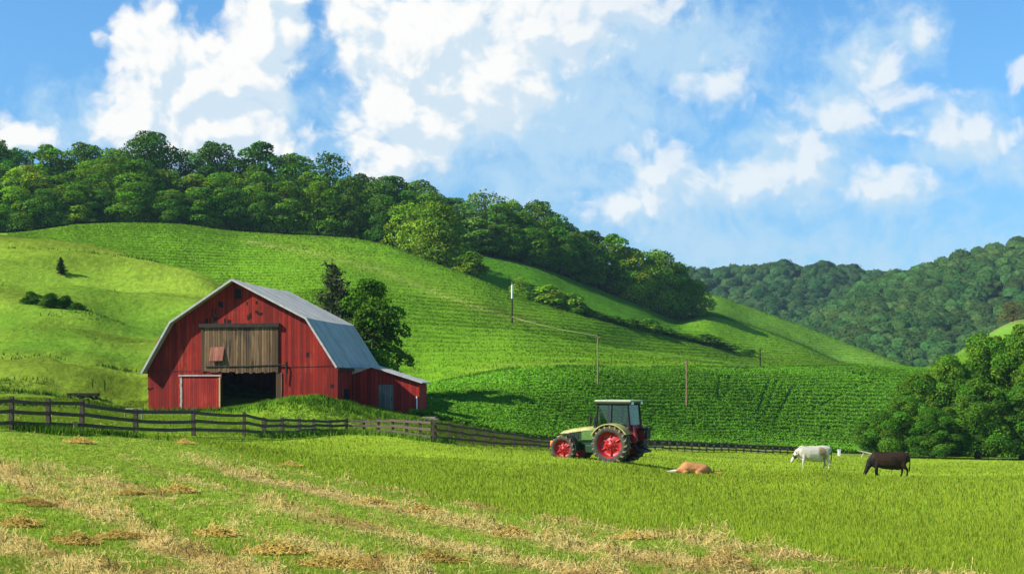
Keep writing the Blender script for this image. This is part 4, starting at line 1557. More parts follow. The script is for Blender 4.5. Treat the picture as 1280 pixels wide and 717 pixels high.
def fence(name, label, posts, rails=(0.86, 0.55, 0.24), thick=0.17, mat=None, skip=(), rail_h=0.15, minh=0.9):
    """posts: (px, top_py, d)"""
    g0 = on_ground(posts[0][0], posts[0][2])
    f = empty(name, g0, label, 'fence', 'dark timber rail fences')
    pl = []
    for (px, tp, d) in posts:
        g = on_ground(px, d)
        H = max(minh, (HY - tp) / F * d - g.z)
        pl.append((g, H))
        lx, ly = random.uniform(-.03, .03), random.uniform(-.03, .03)
        mb = MB()
        a = g - g0
        w_ = thick * random.uniform(.9, 1.12) / 2
        vs = []
        for z, sx, o in ((-0.3, 1.05, 0), (H * .5, 1.0, .5), (H, 0.94, 1)):
            for qx, qy in ((-1, -1), (1, -1), (1, 1), (-1, 1)):
                vs.append((a.x + qx * w_ * sx + lx * o, a.y + qy * w_ * sx + ly * o, a.z + z + (random.uniform(-.015, .015) if o == 1 else 0)))
        mb.add(vs, [(0, 1, 5, 4), (1, 2, 6, 5), (2, 3, 7, 6), (3, 0, 4, 7), (4, 5, 9, 8), (5, 6, 10, 9), (6, 7, 11, 10), (7, 4, 8, 11), (8, 9, 10, 11), (3, 2, 1, 0)])
        mb.build('post', mat or M_FENCE, f)
    for i in range(len(pl) - 1):
        if i in skip:
            continue
        (ga, ha_), (gb, hb) = pl[i], pl[i + 1]
        t = Vector((gb.x - ga.x, gb.y - ga.y, 0)).normalized()
        off = Vector((t.y, -t.x, 0)) * (thick * 0.5 + 0.035)
        if off.y > 0:
            off = -off
        for r_ in rails:
            mb = MB()
            bar(mb, ga - g0 + off + Vector((0, 0, ha_ * r_ + random.uniform(-.03, .03))) - t * 0.05, gb - g0 + off + Vector((0, 0, hb * r_ + random.uniform(-.03, .03))) + t * 0.05, 0.055, rail_h, random.uniform(0, 0.05), 4)
            mb.build('rail', mat or M_FENCE, f)
    return f


fence('rail_fence', 'dark post and rail fence running from the left edge past the front of the barn',
      [(-28, 494, 47.2), (14, 495, 48.2), (61, 497, 49), (102, 499, 50), (170, 510.5, 53), (242, 510.5, 57), (305, 514.5, 63), (330, 521.5, 66), (353, 521, 69), (374, 522.5, 72), (392, 522.5, 74), (413, 525, 76.2), (433, 522, 77.3), (455, 523.5, 77), (473, 522.5, 76.5), (491, 522, 75.5), (508, 522.5, 73.6), (525, 523, 72), (541, 523.5, 70)])
def fd(x):
    return float(np.interp(x, [542, 600, 640, 690, 760, 830, 892, 1000], [70.4, 76, 80, 86, 95, 103, 110, 120])) - 0.4


far = [(x, t_, fd(x)) for x, t_ in ((544.5, 524), (561, 527), (576, 529.5), (592, 531.5), (607, 534), (618, 536.5), (630, 538.5), (642, 540), (653, 542), (662.5, 543.5), (673, 544.5), (686, 546))]
xs = np.linspace(699, 1003, 34)
far += [(float(x), float(np.interp(x, [686, 760, 828, 892, 1003], [546, 547.5, 548.5, 552.5, 557.5])), fd(float(x))) for x in xs]
fence('rail_fence', 'long dark rail fence receding behind the tractor to the white cow', far, thick=0.15, rail_h=0.12, minh=0.80)

# oddments round the barn
def simple_thing(name, label, cat, loc, rz=0.0):
    return empty(name, loc, label, cat, None, rz)


g = on_ground(97, 49.7)
t = simple_thing('stump_post', 'short yellowish split post leaning at the foot of a tall dark fence post', 'post', g)
m = MB()
m.tube([(0, -.25, -.1), (0.02, -.25, 0.28), (-0.01, -.24, 0.5)], [0.10, 0.095, 0.08], 7)
m.build('stake', plain('split_wood', (0.32, 0.24, 0.10), .9, var=.3), t)

d = find_d(104, 497, 80, 125)
g = on_ground(104, d)
wpx = 38 * d / F
t = simple_thing('feed_trough', 'long low dark feed trough on the pasture left of the barn', 'trough', g, 0.05)
m = MB().box((0, 0, 0.20), (wpx, 0.6, 0.08), bevel=.02).box((0, -.27, .30), (wpx, .06, .22)).box((0, .27, .30), (wpx, .06, .22)).box((-wpx / 2 + .05, 0, .30), (.06, .48, .22)).box((wpx / 2 - .05, 0, .30), (.06, .48, .22))
m.build('basin', M_DARKW, t)
for k in (-.42, .42):
    MB().box((k * wpx, 0, 0.04), (0.10, 0.5, 0.28)).build('leg', M_DARKW, t)

d = 66
g = on_ground(167, d)
t = simple_thing('hitching_rail', 'low grey metal rail frame standing behind the fence left of the barn', 'rail', g, -0.15)
ww = 23 * d / F / 2
MB().tube([(-ww, 0, -.2), (-ww, 0, .62), (-ww + .05, 0, .68), (ww - .05, 0, .68), (ww, 0, .62), (ww, 0, -.2)], 0.04, 8).build('frame', M_FENCEG, t)

g = on_ground(538, 90)
t = simple_thing('timber_stack', 'small stack of grey planks beside the lean-to corner', 'planks', g, -0.3)
for k, (z, o, l) in enumerate(((.06, 0, 1.3), (.18, .05, 1.2), (.30, -.06, 1.0))):
    MB().box((o, 0, z), (l, 0.5 - .05 * k, 0.11)).build('plank', M_FENCEG, t)

g = on_ground(1049, 120.5)
t = simple_thing('white_post', 'short white marker post standing right of the white cow', 'post', g)
MB().box((0, 0, 0.25), (0.26, 0.22, 0.7), bevel=.03).box((0, 0, .62), (0.32, .28, .07), bevel=.02).build('post', M_WHITE, t)
g = on_ground(1086, 119)
t = simple_thing('fallen_branch', 'bleached fallen branch lying at the field edge behind the black cow', 'branch', g)
m = MB()
m.tube([(-1.1, 0, .72), (-.4, .05, .55), (.3, 0, .38), (1.0, -.05, .2)], [.05, .08, .09, .10], 7)
m.tube([(-.4, .05, .55), (-.6, .1, .3), (-.75, 0, .05)], [.06, .05, .03], 6)
m.build('limb', plain('dead_wood', (0.48, 0.42, 0.34), .9, var=.3), t)

# ------------------------------------------------------------------ poles and cable
poles = [(640, 357, 404, 'slim dark pole with a white top standing high on the hill crop'), (747, 420, 487, 'slim brown pole between the hill crop and the terrace crop'), (858, 449, 512, 'pale brown pole standing in the terrace crop right of the tractor')]
ptop = []
for i, (px, tp, bp_, lb) in enumerate(poles):
    d = find_d(px, bp_, 100, 215)
    g = on_ground(px, d)
    H = (HY - tp) / F * d - g.z
    t = empty('cable_pole', g, lb, 'pole', 'poles of the hill cable')
    r_ = 1.0 * d / F
    MB().tube([(0, 0, -.4), (0.02, 0, H * .5), (0, 0, H)], [r_ * 1.0, r_ * .85, r_ * .7], 8).build('shaft', M_POLE if i else M_DARKW, t)
    if i == 0:
        MB().tube([(0, 0, H * .66), (0, 0, H * 1.0)], [r_ * 1.15, r_ * 1.15], 10).tube([(0, 0, H * 1.0), (0, 0, H * 1.03)], [r_ * 1.2, r_ * .3], 10).build('sleeve', M_WHITE, t)
        ptop.append(g + Vector((0, 0, H * .18)))
    else:
        MB().box((0, 0, H - .12), (r_ * 6, r_ * 1.4, r_ * 1.2)).build('crossarm', M_POLE, t)
        ptop.append(g + Vector((0, 0, H + r_ * .6)))
d = find_d(950, 462, 180, 300)
g = on_ground(950, d)
t = empty('cable_pole', g, 'thin distant dark pole at the far end of the hill cable', 'pole', 'poles of the hill cable')
H = (HY - 436) / F * d - g.z
MB().tube([(0, 0, -.3), (0, 0, H)], [.14, .1], 6).build('shaft', M_DARKW, t)
ptop.append(g + Vector((0, 0, H * 0.10)))
pts_ = []
for i in range(len(ptop) - 1):
    a, b = ptop[i], ptop[i + 1]
    for k in range(12):
        u_ = k / 12
        q = a.lerp(b, u_)
        q.z -= 4 * u_ * (1 - u_) * (0.25 if i < 2 else 0.2)
        pts_.append(q)
pts_.append(ptop[-1])
o0 = ptop[0]
cb = MB().tube([p - o0 for p in pts_], [0.00014 * p.y for p in pts_], 6).build('hill_cable', plain('cable', (0.30, 0.33, 0.15), .8), None, o0)
tag(cb, 'pale cable sagging from pole to pole down across the hill', 'cable')

# ------------------------------------------------------------------ tractor
M_TGREEN = plain('tractor_green', (0.010, 0.040, 0.014), 0.55, var=0.4, scale=4, spec=.2)
M_TLIME = plain('tractor_lime', (0.08, 0.16, 0.03), 0.5, var=.2)
M_TCREAM = plain('tractor_cream', (0.30, 0.29, 0.09), 0.5, var=.35, scale=3, spec=.3)
M_TROOF = plain('cab_roof_paint', (0.30, 0.34, 0.22), 0.5, var=.15)
M_RIM = plain('rim_red', (0.32, 0.008, 0.010), 0.45, var=.2, spec=.5)
M_RIMD = plain('hub_red', (0.36, 0.014, 0.022), 0.5, var=.25)
M_TYRE = plain('tyre_rubber', (0.050, 0.046, 0.034), 0.9, var=.6, scale=4)
M_LUG = plain('muddy_lug', (0.17, 0.150, 0.085), 0.95, var=.4, scale=9)
M_TBLACK = plain('black_metal', (0.014, 0.015, 0.014), 0.6, var=.3)
M_TRED = plain('linkage_red', (0.22, 0.016, 0.016), 0.6, var=.25)
M_ORANGE = plain('orange_lamp', (0.75, 0.20, 0.03), 0.4, var=.15)
M_LAMP = plain('lamp_glass', (0.75, 0.78, 0.75), 0.2, var=.08)


def glass_mat(name, tint):
    m = bpy.data.materials.new(name)
    m.use_nodes = True
    t = NT(m.node_tree)
    t.n.clear()
    tr = t.add('ShaderNodeBsdfTransparent')
    tr.inputs[0].default_value = (*tint, 1)
    gl = t.add('ShaderNodeBsdfGlossy')
    gl.inputs['Roughness'].default_value = 0.06
    gl.inputs['Color'].default_value = (.9, .95, .95, 1)
    fr = t.add('ShaderNodeFresnel')
    fr.inputs[0].default_value = 1.5
    ms = t.add('ShaderNodeMixShader')
    t.put(ms.inputs[0], t.math('MULTIPLY_ADD', fr.outputs[0], 0.9, 0.04))
    t.l.new(tr.outputs[0], ms.inputs[1])
    t.l.new(gl.outputs[0], ms.inputs[2])
    o = t.add('ShaderNodeOutputMaterial')
    t.l.new(ms.outputs[0], o.inputs[0])
    return m


M_GLASS = glass_mat('cab_glass', (0.26, 0.50, 0.38))
tg = on_ground(775, 62.0)
trac = empty('tractor', tg + Vector((0, 0, -0.04)), 'green and cream farm tractor with red wheel rims parked in the meadow', 'tractor', rz=R(180 - 31))
trac.scale = (1.03, 1.0, 1.0)


def wheel(x, y, r_, wd, rim_r, nl, side):
    w0 = bpy.data.objects.new('wheel', None)
    w0.location = (x, y, r_)
    link(w0, trac)
    ty = MB()
    h = wd / 2
    ty.lathe_y([(rim_r, -h * .80), (rim_r + .05, -h * .97), (r_ * .86, -h * 1.0), (r_ * .945, -h * .90), (r_ * .965, -h * .5), (r_ * .97, 0), (r_ * .965, h * .5), (r_ * .945, h * .90), (r_ * .86, h * 1.0), (rim_r + .05, h * .97), (rim_r, h * .80)], 48)
    ty.build('tyre', M_TYRE, w0)
    lg = MB()
    for k in range(nl):
        for sd2 in (-1, 1):
            a = 2 * math.pi * (k + (0.5 if sd2 > 0 else 0)) / nl
            vs = []
            for (yy_, da, ra, rb) in ((0.02 * sd2, 0.0, r_ * .955, r_ * 1.0), (h * .95 * sd2, 0.20, r_ * .935, r_ * .995), (h * 1.03 * sd2, 0.235, r_ * .84, r_ * .93)):
                for dd in (-0.036, 0.036):
                    for rad_ in (ra, rb):
                        an = a + da + dd
                        vs.append((rad_ * math.cos(an), yy_, rad_ * math.sin(an)))
            fs = []
            for s_ in range(2):
                b_ = s_ * 4
                fs += [(b_, b_ + 1, b_ + 5, b_ + 4), (b_ + 2, b_ + 6, b_ + 7, b_ + 3), (b_ + 1, b_ + 3, b_ + 7, b_ + 5), (b_, b_ + 4, b_ + 6, b_ + 2)]
            fs += [(0, 2, 3, 1), (8, 9, 11, 10)]
            lg.add(vs, fs)
    lg.build('tread', M_LUG, w0)
    rm = MB()
    s_ = side
    rm.lathe_y([(rim_r + .015, s_ * h * .86), (rim_r + .03, s_ * h * .80), (rim_r - .01, s_ * h * .72), (rim_r * .93, s_ * h * .45), (rim_r * .90, -s_ * h * .05), (rim_r * .55, s_ * h * .02), (rim_r * .48, s_ * h * .22), (rim_r * .26, s_ * h * .26), (rim_r * .22, s_ * h * .5), (0.001, s_ * h * .52)], 40)
    hb = rm
    for k in range(8):
        a = 2 * math.pi * k / 8
        c = (math.cos(a) * rim_r * .37, s_ * h * .27, math.sin(a) * rim_r * .37)
        hb.tube([c, (c[0], c[1] + s_ * .05, c[2])], 0.035, 6)
    for k in range(6):
        a = 2 * math.pi * (k + .5) / 6
        c0 = (math.cos(a) * rim_r * .5, s_ * h * .08, math.sin(a) * rim_r * .5)
        c1 = (math.cos(a) * rim_r * .9, s_ * h * .12, math.sin(a) * rim_r * .9)
        hb.tube([c0, c1], [0.06, 0.035], 6)
    rm.build('rim', M_RIM, w0)
    bk = MB().lathe_y([(rim_r, -s_ * h * .7), (0.12, -s_ * h * .5), (0.001, -s_ * h * .5)], 24)
    bk.build('backing', M_RIMD, w0)


wheel(0.0, 1.02, 0.98, 0.60, 0.66, 20, 1)
wheel(0.0, -1.02, 0.98, 0.60, 0.66, 20, -1)
wheel(2.70, 0.98, 0.70, 0.46, 0.47, 16, 1)
wheel(2.70, -0.98, 0.70, 0.46, 0.47, 16, -1)
m = MB()
m.box((1.35, 0, 0.88), (3.3, 0.56, 0.52), bevel=.06)
m.box((0.1, 0, 0.98), (1.0, 0.9, 0.6), bevel=.06)
m.tube([(0, -0.75, 0.95), (0, 0.75, 0.95)], 0.16, 12)
m.tube([(2.70, -0.78, 0.63), (2.70, 0.78, 0.63)], 0.10, 10)
m.box((1.15, 0.52, 0.72), (0.95, 0.42, 0.42), bevel=.06)
m.box((1.15, -0.52, 0.72), (0.95, 0.42, 0.42), bevel=.06)
m.build('chassis', M_TGREEN, trac)
# engine side and bonnet
m = MB()
m.prism([(1.0, 1.12), (3.28, 1.05), (3.30, 1.32), (3.0, 1.50), (1.0, 1.76)], -0.34, 0.34)
m.build('engine_cover', M_TGREEN, trac)
for s_ in (-1, 1):
    MB().prism([(1.35, 1.18), (2.0, 1.16), (2.0, 1.60), (1.35, 1.66)], s_ * .355 - .012, s_ * .355 + .012).build('side_panel', M_TLIME, trac)
    for k in range(3):
        MB().box((2.25 + .22 * k, s_ * .35, 1.34), (.13, .02, .26)).build('louvre', M_TBLACK, trac)
m = MB()
sec = [(-.45, -.10), (-.44, .0), (-.36, .09), (-.16, .13), (.16, .13), (.36, .09), (.44, .0), (.45, -.10)]
st_ = [(0.98, 1.78, .86), (1.8, 1.73, .86), (2.6, 1.62, .83), (3.1, 1.50, .76), (3.36, 1.36, .66), (3.44, 1.25, .58)]
vs, fs = [], []
for (x, z, k) in st_:
    vs += [(x, y * k, z + dz * (0.6 + .4 * k)) for y, dz in sec]
n_ = len(sec)
for i in range(len(st_) - 1):
    for j in range(n_ - 1):
        fs.append((i * n_ + j, i * n_ + j + 1, (i + 1) * n_ + j + 1, (i + 1) * n_ + j))
fs.append(tuple(range(n_)))
fs.append(tuple(len(vs) - 1 - j for j in range(n_)))
m.add(vs, fs, True)
hood = m.build('bonnet', M_TCREAM, trac)
MB().box((3.36, 0, 1.16), (0.10, 0.56, 0.40), bevel=.02).build('grille', M_TBLACK, trac)
for s_ in (-1, 1):
    MB().box((3.42, s_ * 0.2, 1.28), (0.05, 0.13, 0.09), bevel=.015).build('headlight', M_LAMP, trac)
# front weight block with orange lamp
m = MB().box((3.66, 0, 0.62), (0.36, 0.74, 0.34), bevel=.05).box((3.45, 0, 0.75), (0.3, 0.4, 0.2))
m.build('front_weight', M_TBLACK, trac)
MB().box((3.72, 0.30, 0.93), (0.2, 0.24, 0.3), bevel=.06).build('marker_lamp', M_ORANGE, trac)
# exhaust
MB().tube([(1.28, 0.30, 1.8), (1.28, 0.30, 2.25), (1.22, .30, 2.35)], [0.06, 0.06, 0.05], 8).build('exhaust', M_TBLACK, trac)
# mudguards
def guard(x, z, y0, y1, r_, a0, a1, mat, name, th_=0.06, drop=0.0):
    vs, fs = [], []
    n2 = 16
    for k in range(n2 + 1):
        a = R(a0 + (a1 - a0) * k / n2)
        for rr_, y in ((r_, y0), (r_ + th_, y0), (r_ + th_, y1), (r_, y1)):
            vs.append((x + rr_ * math.cos(a), y, z + rr_ * math.sin(a)))
    for k in range(n2):
        for e in range(4):
            e2 = (e + 1) % 4
            fs.append((k * 4 + e, k * 4 + e2, k * 4 + 4 + e2, k * 4 + 4 + e))
    fs += [(3, 2, 1, 0), tuple(n2 * 4 + j for j in range(4))]
    return MB().add(vs, fs, False).build(name, mat, trac)


for s_ in (-1, 1):
    y0, y1 = (0.62, 1.34) if s_ > 0 else (-1.34, -0.62)
    guard(0.0, 0.95, y0, y1, 1.06, 28, 148, M_TCREAM, 'mudguard')
    MB().prism([(-.75, 1.4), (-.75, 1.62), (-.45, 1.92), (0, 2.0), (.5, 1.88), (.85, 1.55), (.85, 1.2), (0, 1.2)], 0.60 * s_ - .02, 0.60 * s_ + .02).build('guard_panel', M_TBLACK, trac)
    y0, y1 = (0.76, 1.2) if s_ > 0 else (-1.2, -0.76)
    guard(2.70, 0.70, y0, y1, 0.77, 60, 185, M_TBLACK, 'front_mudguard', .035)
# cab
CABW = 0.72
corners = {'fl': (1.02, CABW * .88), 'bl': (-.72, CABW * .95), 'ml': (0.22, CABW * 1.0)}
frame = MB()
for s_ in (-1, 1):
    for (x0, z0, x1, w_) in ((1.04, 1.15, 0.92, .09), (0.20, 1.80, 0.14, .10), (-.86, 1.75, -.74, .11)):
        bar_w = w_
        frame.tube([(x0, s_ * CABW * .96, z0), (x1, s_ * CABW * .90, 3.05)], [bar_w * .62, bar_w * .55], 4, smooth=False)
    frame.tube([(1.04, s_ * CABW * .95, 1.15), (0.62, s_ * CABW * .95, 1.15), (0.25, s_ * CABW * .98, 1.86), (-.86, s_ * CABW * .98, 1.86)], 0.055, 4, smooth=False)
    frame.tube([(0.95, s_ * CABW * .91, 3.04), (-.76, s_ * CABW * .91, 3.04)], 0.06, 4, smooth=False)
frame.tube([(-.86, -CABW * .95, 1.86), (-.86, CABW * .95, 1.86)], 0.07, 4, smooth=False)
frame.tube([(1.04, -CABW * .95, 1.88), (1.04, CABW * .95, 1.88)], 0.05, 4, smooth=False)
frame.box((0.0, 0, 1.38), (1.7, 1.2, 0.12))
frame.build('cab_frame', M_TBLACK, trac)


def pane(pts, name='cab_window'):
    return MB().add(pts, [tuple(range(len(pts)))]).build(name, M_GLASS, trac)


for s_ in (-1, 1):
    y = s_ * CABW * .95
    y2 = s_ * CABW * .90
    pane([(1.0, y, 1.2), (0.64, y, 1.2), (0.24, y, 1.86), (0.17, y2, 3.0), (0.90, y2, 3.0)], 'cab_door')
    pane([(0.14, y, 1.92), (-.80, y, 1.92), (-.72, y2, 3.0), (0.10, y2, 3.0)])
pane([(1.03, -.66, 1.9), (1.03, .66, 1.9), (0.93, .62, 3.0), (0.93, -.62, 3.0)], 'windscreen')
pane([(-.85, -.66, 1.9), (-.85, .66, 1.9), (-.75, .62, 3.0), (-.75, -.62, 3.0)], 'rear_window')
m = MB()
m.box((0.06, 0, 3.215), (2.02, 1.54, 0.10), bevel=.045)
rf = m.build('cab_roof', M_TROOF, trac)
MB().box((0.06, 0, 3.115), (2.0, 1.52, 0.10), bevel=.02).build('roof_band', M_TBLACK, rf)
for s_ in (-1, 1):
    MB().box((-.93, s_ * .55, 3.10), (.08, .22, .13), bevel=.02).build('work_lamp', M_LAMP, trac)
m = MB().box((-.25, 0, 1.72), (.5, .5, .14), bevel=.05).box((-.5, 0, 2.05), (.14, .5, .62), bevel=.05)
m.build('seat', M_TBLACK, trac)
m = MB()
m.tube([(0.78, 0, 1.5), (0.5, 0, 2.0)], 0.035, 6)
ring = [(0.48 + .12 * math.sin(a) * .5, .2 * math.cos(a), 2.02 + .18 * math.sin(a)) for a in np.linspace(0, 2 * math.pi, 17)]
m.tube(ring, 0.02, 6)
m.build('steering_wheel', M_TBLACK, trac)
# steps, mirror, rear linkage
m = MB()
for k in range(3):
    m.box((0.98, 0.66, 0.52 + .26 * k), (.32, .26, .05))
m.tube([(0.84, .70, .5), (0.84, .70, 1.2)], .02, 5)
m.tube([(1.12, .70, .5), (1.12, .70, 1.2)], .02, 5)
m.build('step', M_TGREEN, trac)
m = MB()
m.tube([(1.0, .68, 2.5), (1.15, .98, 2.55), (1.15, 1.0, 2.3)], .02, 5)
m.box((1.16, 1.0, 2.2), (.05, .2, .34), bevel=.02)
m.build('mirror', M_TBLACK, trac)
m = MB()
for s_ in (-1, 1):
    m.tube([(-.55, s_ * .42, 1.0), (-1.25, s_ * .46, .72), (-1.5, s_ * .46, .62)], .055, 6)
    m.tube([(-.7, s_ * .40, 1.75), (-1.15, s_ * .46, .8)], .04, 6)
m.tube([(-1.45, -.52, .63), (-1.45, .52, .63)], .06, 8)
m.tube([(-.6, 0, 1.35), (-1.3, 0, 1.1)], .05, 6)
m.build('linkage', M_TBLACK, trac)
m = MB()
m.prism([(-.72, 1.55), (-.80, 2.0), (-.98, 1.98), (-1.18, 1.2), (-1.02, 1.05), (-.80, 1.2)], 0.36, 0.58)
m.prism([(-.72, 1.55), (-.80, 2.0), (-.98, 1.98), (-1.18, 1.2), (-1.02, 1.05), (-.80, 1.2)], -0.58, -.36)
m.box((-.86, 0, 1.86), (.14, .74, .22), bevel=.03)
m.build('lift_bracket', M_TRED, trac)
m = MB()
m.box((-1.15, -.55, 1.75), (.5, .55, .16), bevel=.03)
m.box((-1.28, -.55, 1.5), (.12, .5, .5), bevel=.02)
m.build('toolbox', M_TBLACK, trac)
for s_ in (-1, 1):
    MB().box((-.98, s_ * 1.15, 1.82), (.08, .18, .12), bevel=.02).build('tail_lamp', M_TRED, trac)


# ------------------------------------------------------------------ cattle
def blob(name, chains, voxel, smooth=6, mat=None, parent=None):
    """one continuous body: overlapping rounded segments fused into one skin"""
    bm = bmesh.new()
    for ch in chains:
        for i in range(len(ch) - 1):
            (p, r0), (q, r1) = ch[i], ch[i + 1]
            p, q = Vector(p), Vector(q)
            r0 = Vector(r0) if not isinstance(r0, (int, float)) else Vector((r0,) * 3)
            r1 = Vector(r1) if not isinstance(r1, (int, float)) else Vector((r1,) * 3)
            n2 = max(3, int((q - p).length / (0.20 * min(min(r0), min(r1)) + 1e-6)))
            for k in range(n2 + 1):
                u_ = k / n2
                c = p.lerp(q, u_)
                r_ = r0.lerp(r1, u_)
                bmesh.ops.create_icosphere(bm, subdivisions=2, radius=1.0, matrix=Matrix.Translation(c) @ Matrix.Diagonal((*r_, 1)))
    me = bpy.data.meshes.new(name)
    bm.to_mesh(me)
    bm.free()
    o = bpy.data.objects.new(name, me)
    link(o)
    rm = o.modifiers.new('remesh', 'REMESH')
    rm.mode = 'VOXEL'
    rm.voxel_size = voxel
    sm = o.modifiers.new('smooth', 'SMOOTH')
    sm.iterations = smooth
    sm.factor = 0.5
    dg = bpy.context.evaluated_depsgraph_get()
    me2 = bpy.data.meshes.new_from_object(o.evaluated_get(dg))
    bpy.data.objects.remove(o)
    me2.name = name
    me2.polygons.foreach_set('use_smooth', [True] * len(me2.polygons))
    me2.materials.clear()
    me2.materials.append(mat)
    return link(bpy.data.objects.new(name, me2), parent)


def hide_mat(name, base, patch, dark, patch_at=(), dark_at=(), scale=2.2, thr=0.55):
    m, t, b = base_mat(name, 0.75, 0, 0.2)
    tcn = t.add('ShaderNodeTexCoord')
    ob = tcn.outputs['Object']
    n = t.noise(ob, scale, 4, 0.55, 0.6)
    n2 = t.noise(ob, 14.0, 4, 0.6)
    c = t.mix(t.smooth(n, thr, thr + 0.08), (*base, 1), (*patch, 1))

    def spot(c, at, col):
        for (x, y, z, r_) in at:
            d_ = t.vmath('LENGTH', t.vmath('SUBTRACT', ob, (x, y, z)), out=1)
            d_ = t.math('ADD', d_, t.math('MULTIPLY_ADD', n, 0.35, -0.17))
            c = t.mix(t.smooth(d_, r_, r_ * 0.72), c, (*col, 1))
        return c
    c = spot(c, patch_at, patch)
    c = spot(c, dark_at, dark)
    c = t.mix(1.0, c, t.ramp(n2, [(0.3, 0.82), (0.7, 1.15)]), 'MULTIPLY')
    t.put(b.inputs['Base Color'], c)
    bp = t.add('ShaderNodeBump')
    bp.inputs['Strength'].default_value = 0.3
    bp.inputs['Distance'].default_value = 0.02
    t.put(bp.inputs['Height'], n2)
    t.l.new(bp.outputs[0], b.inputs['Normal'])
    return m


def cow(name, label, px, d, rz, scale, mat, head, horn=False, stride=0.0):
    """cow along +x, feet at z=0; head = (x, z, nose_x, nose_z)"""
    g = on_ground(px, d)
    t = empty(name, g + Vector((0, 0, -0.10)), label, 'cow', None, rz)
    t.scale = (scale,) * 3
    hx, hz_, nx, nz = head
    ch = []
    # barrel, rump, chest
    ch.append([((0.62, 0, 0.98), (.28, .27, .38)), ((0.25, 0, 0.90), (.32, .36, .44)), ((-.25, 0, 0.88), (.34, .39, .46)), ((-.66, 0, 0.98), (.30, .31, .38)), ((-.92, 0, 1.05), (.15, .22, .27))])
    ch.append([((0.55, 0, 1.22), (.18, .12, .10)), ((0.0, 0, 1.20), (.2, .12, .08)), ((-.8, 0, 1.24), (.14, .13, .08))])
    ch.append([((0.74, 0, 0.86), (.20, .17, .26)), ((0.60, 0, 0.66), (.20, .17, .17))])
    # neck and head
    ch.append([((0.66, 0, 1.03), (.20, .18, .31)), (((0.72 + hx) / 2 + .03, 0, (1.0 + hz_) / 2 + .03), (.18, .15, .23)), ((hx, 0, hz_), (.13, .13, .16))])
    ch.append([((hx, 0, hz_), (.125, .125, .125)), ((hx * .5 + nx * .5, 0, hz_ * .5 + nz * .5), .105), ((nx, 0, nz), (.085, .085, .08))])
    # legs with knees and hocks
    for s_ in (-1, 1):
        k = stride * s_
        ch.append([((0.56, s_ * .19, 0.85), (.13, .10, .20)), ((0.55 + k * .5, s_ * .20, 0.60), .088), ((0.58 + k * .8, s_ * .20, 0.40), .062), ((0.55 + k, s_ * .20, 0.12), .045), ((0.58 + k, s_ * .20, 0.035), .058)])
        k = -stride * s_
        ch.append([((-.72, s_ * .18, 0.95), (.20, .12, .26)), ((-.66 + k * .5, s_ * .21, 0.66), (.13, .09, .13)), ((-.84 + k * .9, s_ * .20, 0.43), .062), ((-.80 + k, s_ * .20, 0.13), .047), ((-.77 + k, s_ * .20, 0.035), .060)])
    # ears and tail
    dx, dz = nx - hx, nz - hz_
    for s_ in (-1, 1):
        ch.append([((hx - dx * .06, s_ * .10, hz_ - dz * .06 + .05), .035), ((hx - dx * .10 - .02, s_ * .24, hz_ - dz * .06 + .08), (.05, .06, .035)), ((hx - dx * .10 - .02, s_ * .30, hz_ - dz * .06 + .06), .022)])
    ch.append([((-1.0, 0, 1.18), .045), ((-1.08, 0, 1.0), .035), ((-1.08, 0, .7), .028), ((-1.06, 0, .48), (.045, .045, .1)), ((-1.05, 0, .34), .025)])
    # belly and udder
    ch.append([((-.42, 0, 0.52), (.14, .13, .10)), ((-.52, 0, 0.50), (.10, .11, .09))])
    body = blob('body', ch, 0.024, 8, mat, t)
    for s_ in (-1, 1):
        e = MB()
        ex = (hx + dx * .30, s_ * .098, hz_ + dz * .30 + .035)
        bm = bmesh.new()
        bmesh.ops.create_icosphere(bm, subdivisions=2, radius=0.022)
        e.add([v.co + Vector(ex) for v in bm.verts], [[v.index for v in f.verts] for f in bm.faces], True)
        bm.free()
        e.build('eye', M_TBLACK, t)
        if horn:
            MB().tube([(hx - dx * .05, s_ * .09, hz_ + .10), (hx + .0, s_ * .18, hz_ + .16), (hx + .05, s_ * .19, hz_ + .26)], [.03, .024, .008], 6).build('horn', M_TBLACK, t)
    return t


M_WCOW = hide_mat('white_hide', (0.46, 0.42, 0.34), (0.26, 0.19, 0.095), (0.035, 0.026, 0.022), patch_at=((-.45, .25, 1.0, .30), (-.62, .2, .75, .2)), dark_at=((1.02, 0, .72, .15), (-1.08, 0, .8, .28)), thr=0.57)
M_BCOW = hide_mat('black_brown_hide', (0.024, 0.010, 0.005), (0.013, 0.006, 0.004), (0.008, 0.006, 0.005), dark_at=((1.0, 0, .5, .60), (0.9, 0, .85, .36), (-1.08, 0, .75, .36), (0.5, .2, .20, .46), (-.8, .2, .22, .46), (-.2, .3, .40, .34), (.3, .3, .42, .30), (-.25, .36, .98, .17)), thr=0.56)
M_TAN = hide_mat('tan_hide', (0.42, 0.19, 0.070), (0.34, 0.14, 0.05), (0.11, 0.05, 0.025), scale=3.0, thr=.55)
cow('grazing_cow', 'white cow with brownish patches lowering its head by the far fence', 1016, 74, R(180 + 6), 1.10, M_WCOW, (1.02, .80, 1.22, .46), horn=True, stride=.07)
cow('grazing_cow', 'dark brown and black cow grazing with its head down in the grass', 1110, 66.5, R(180 - 5), 1.10, M_BCOW, (1.00, .56, 1.16, .18), stride=.09)

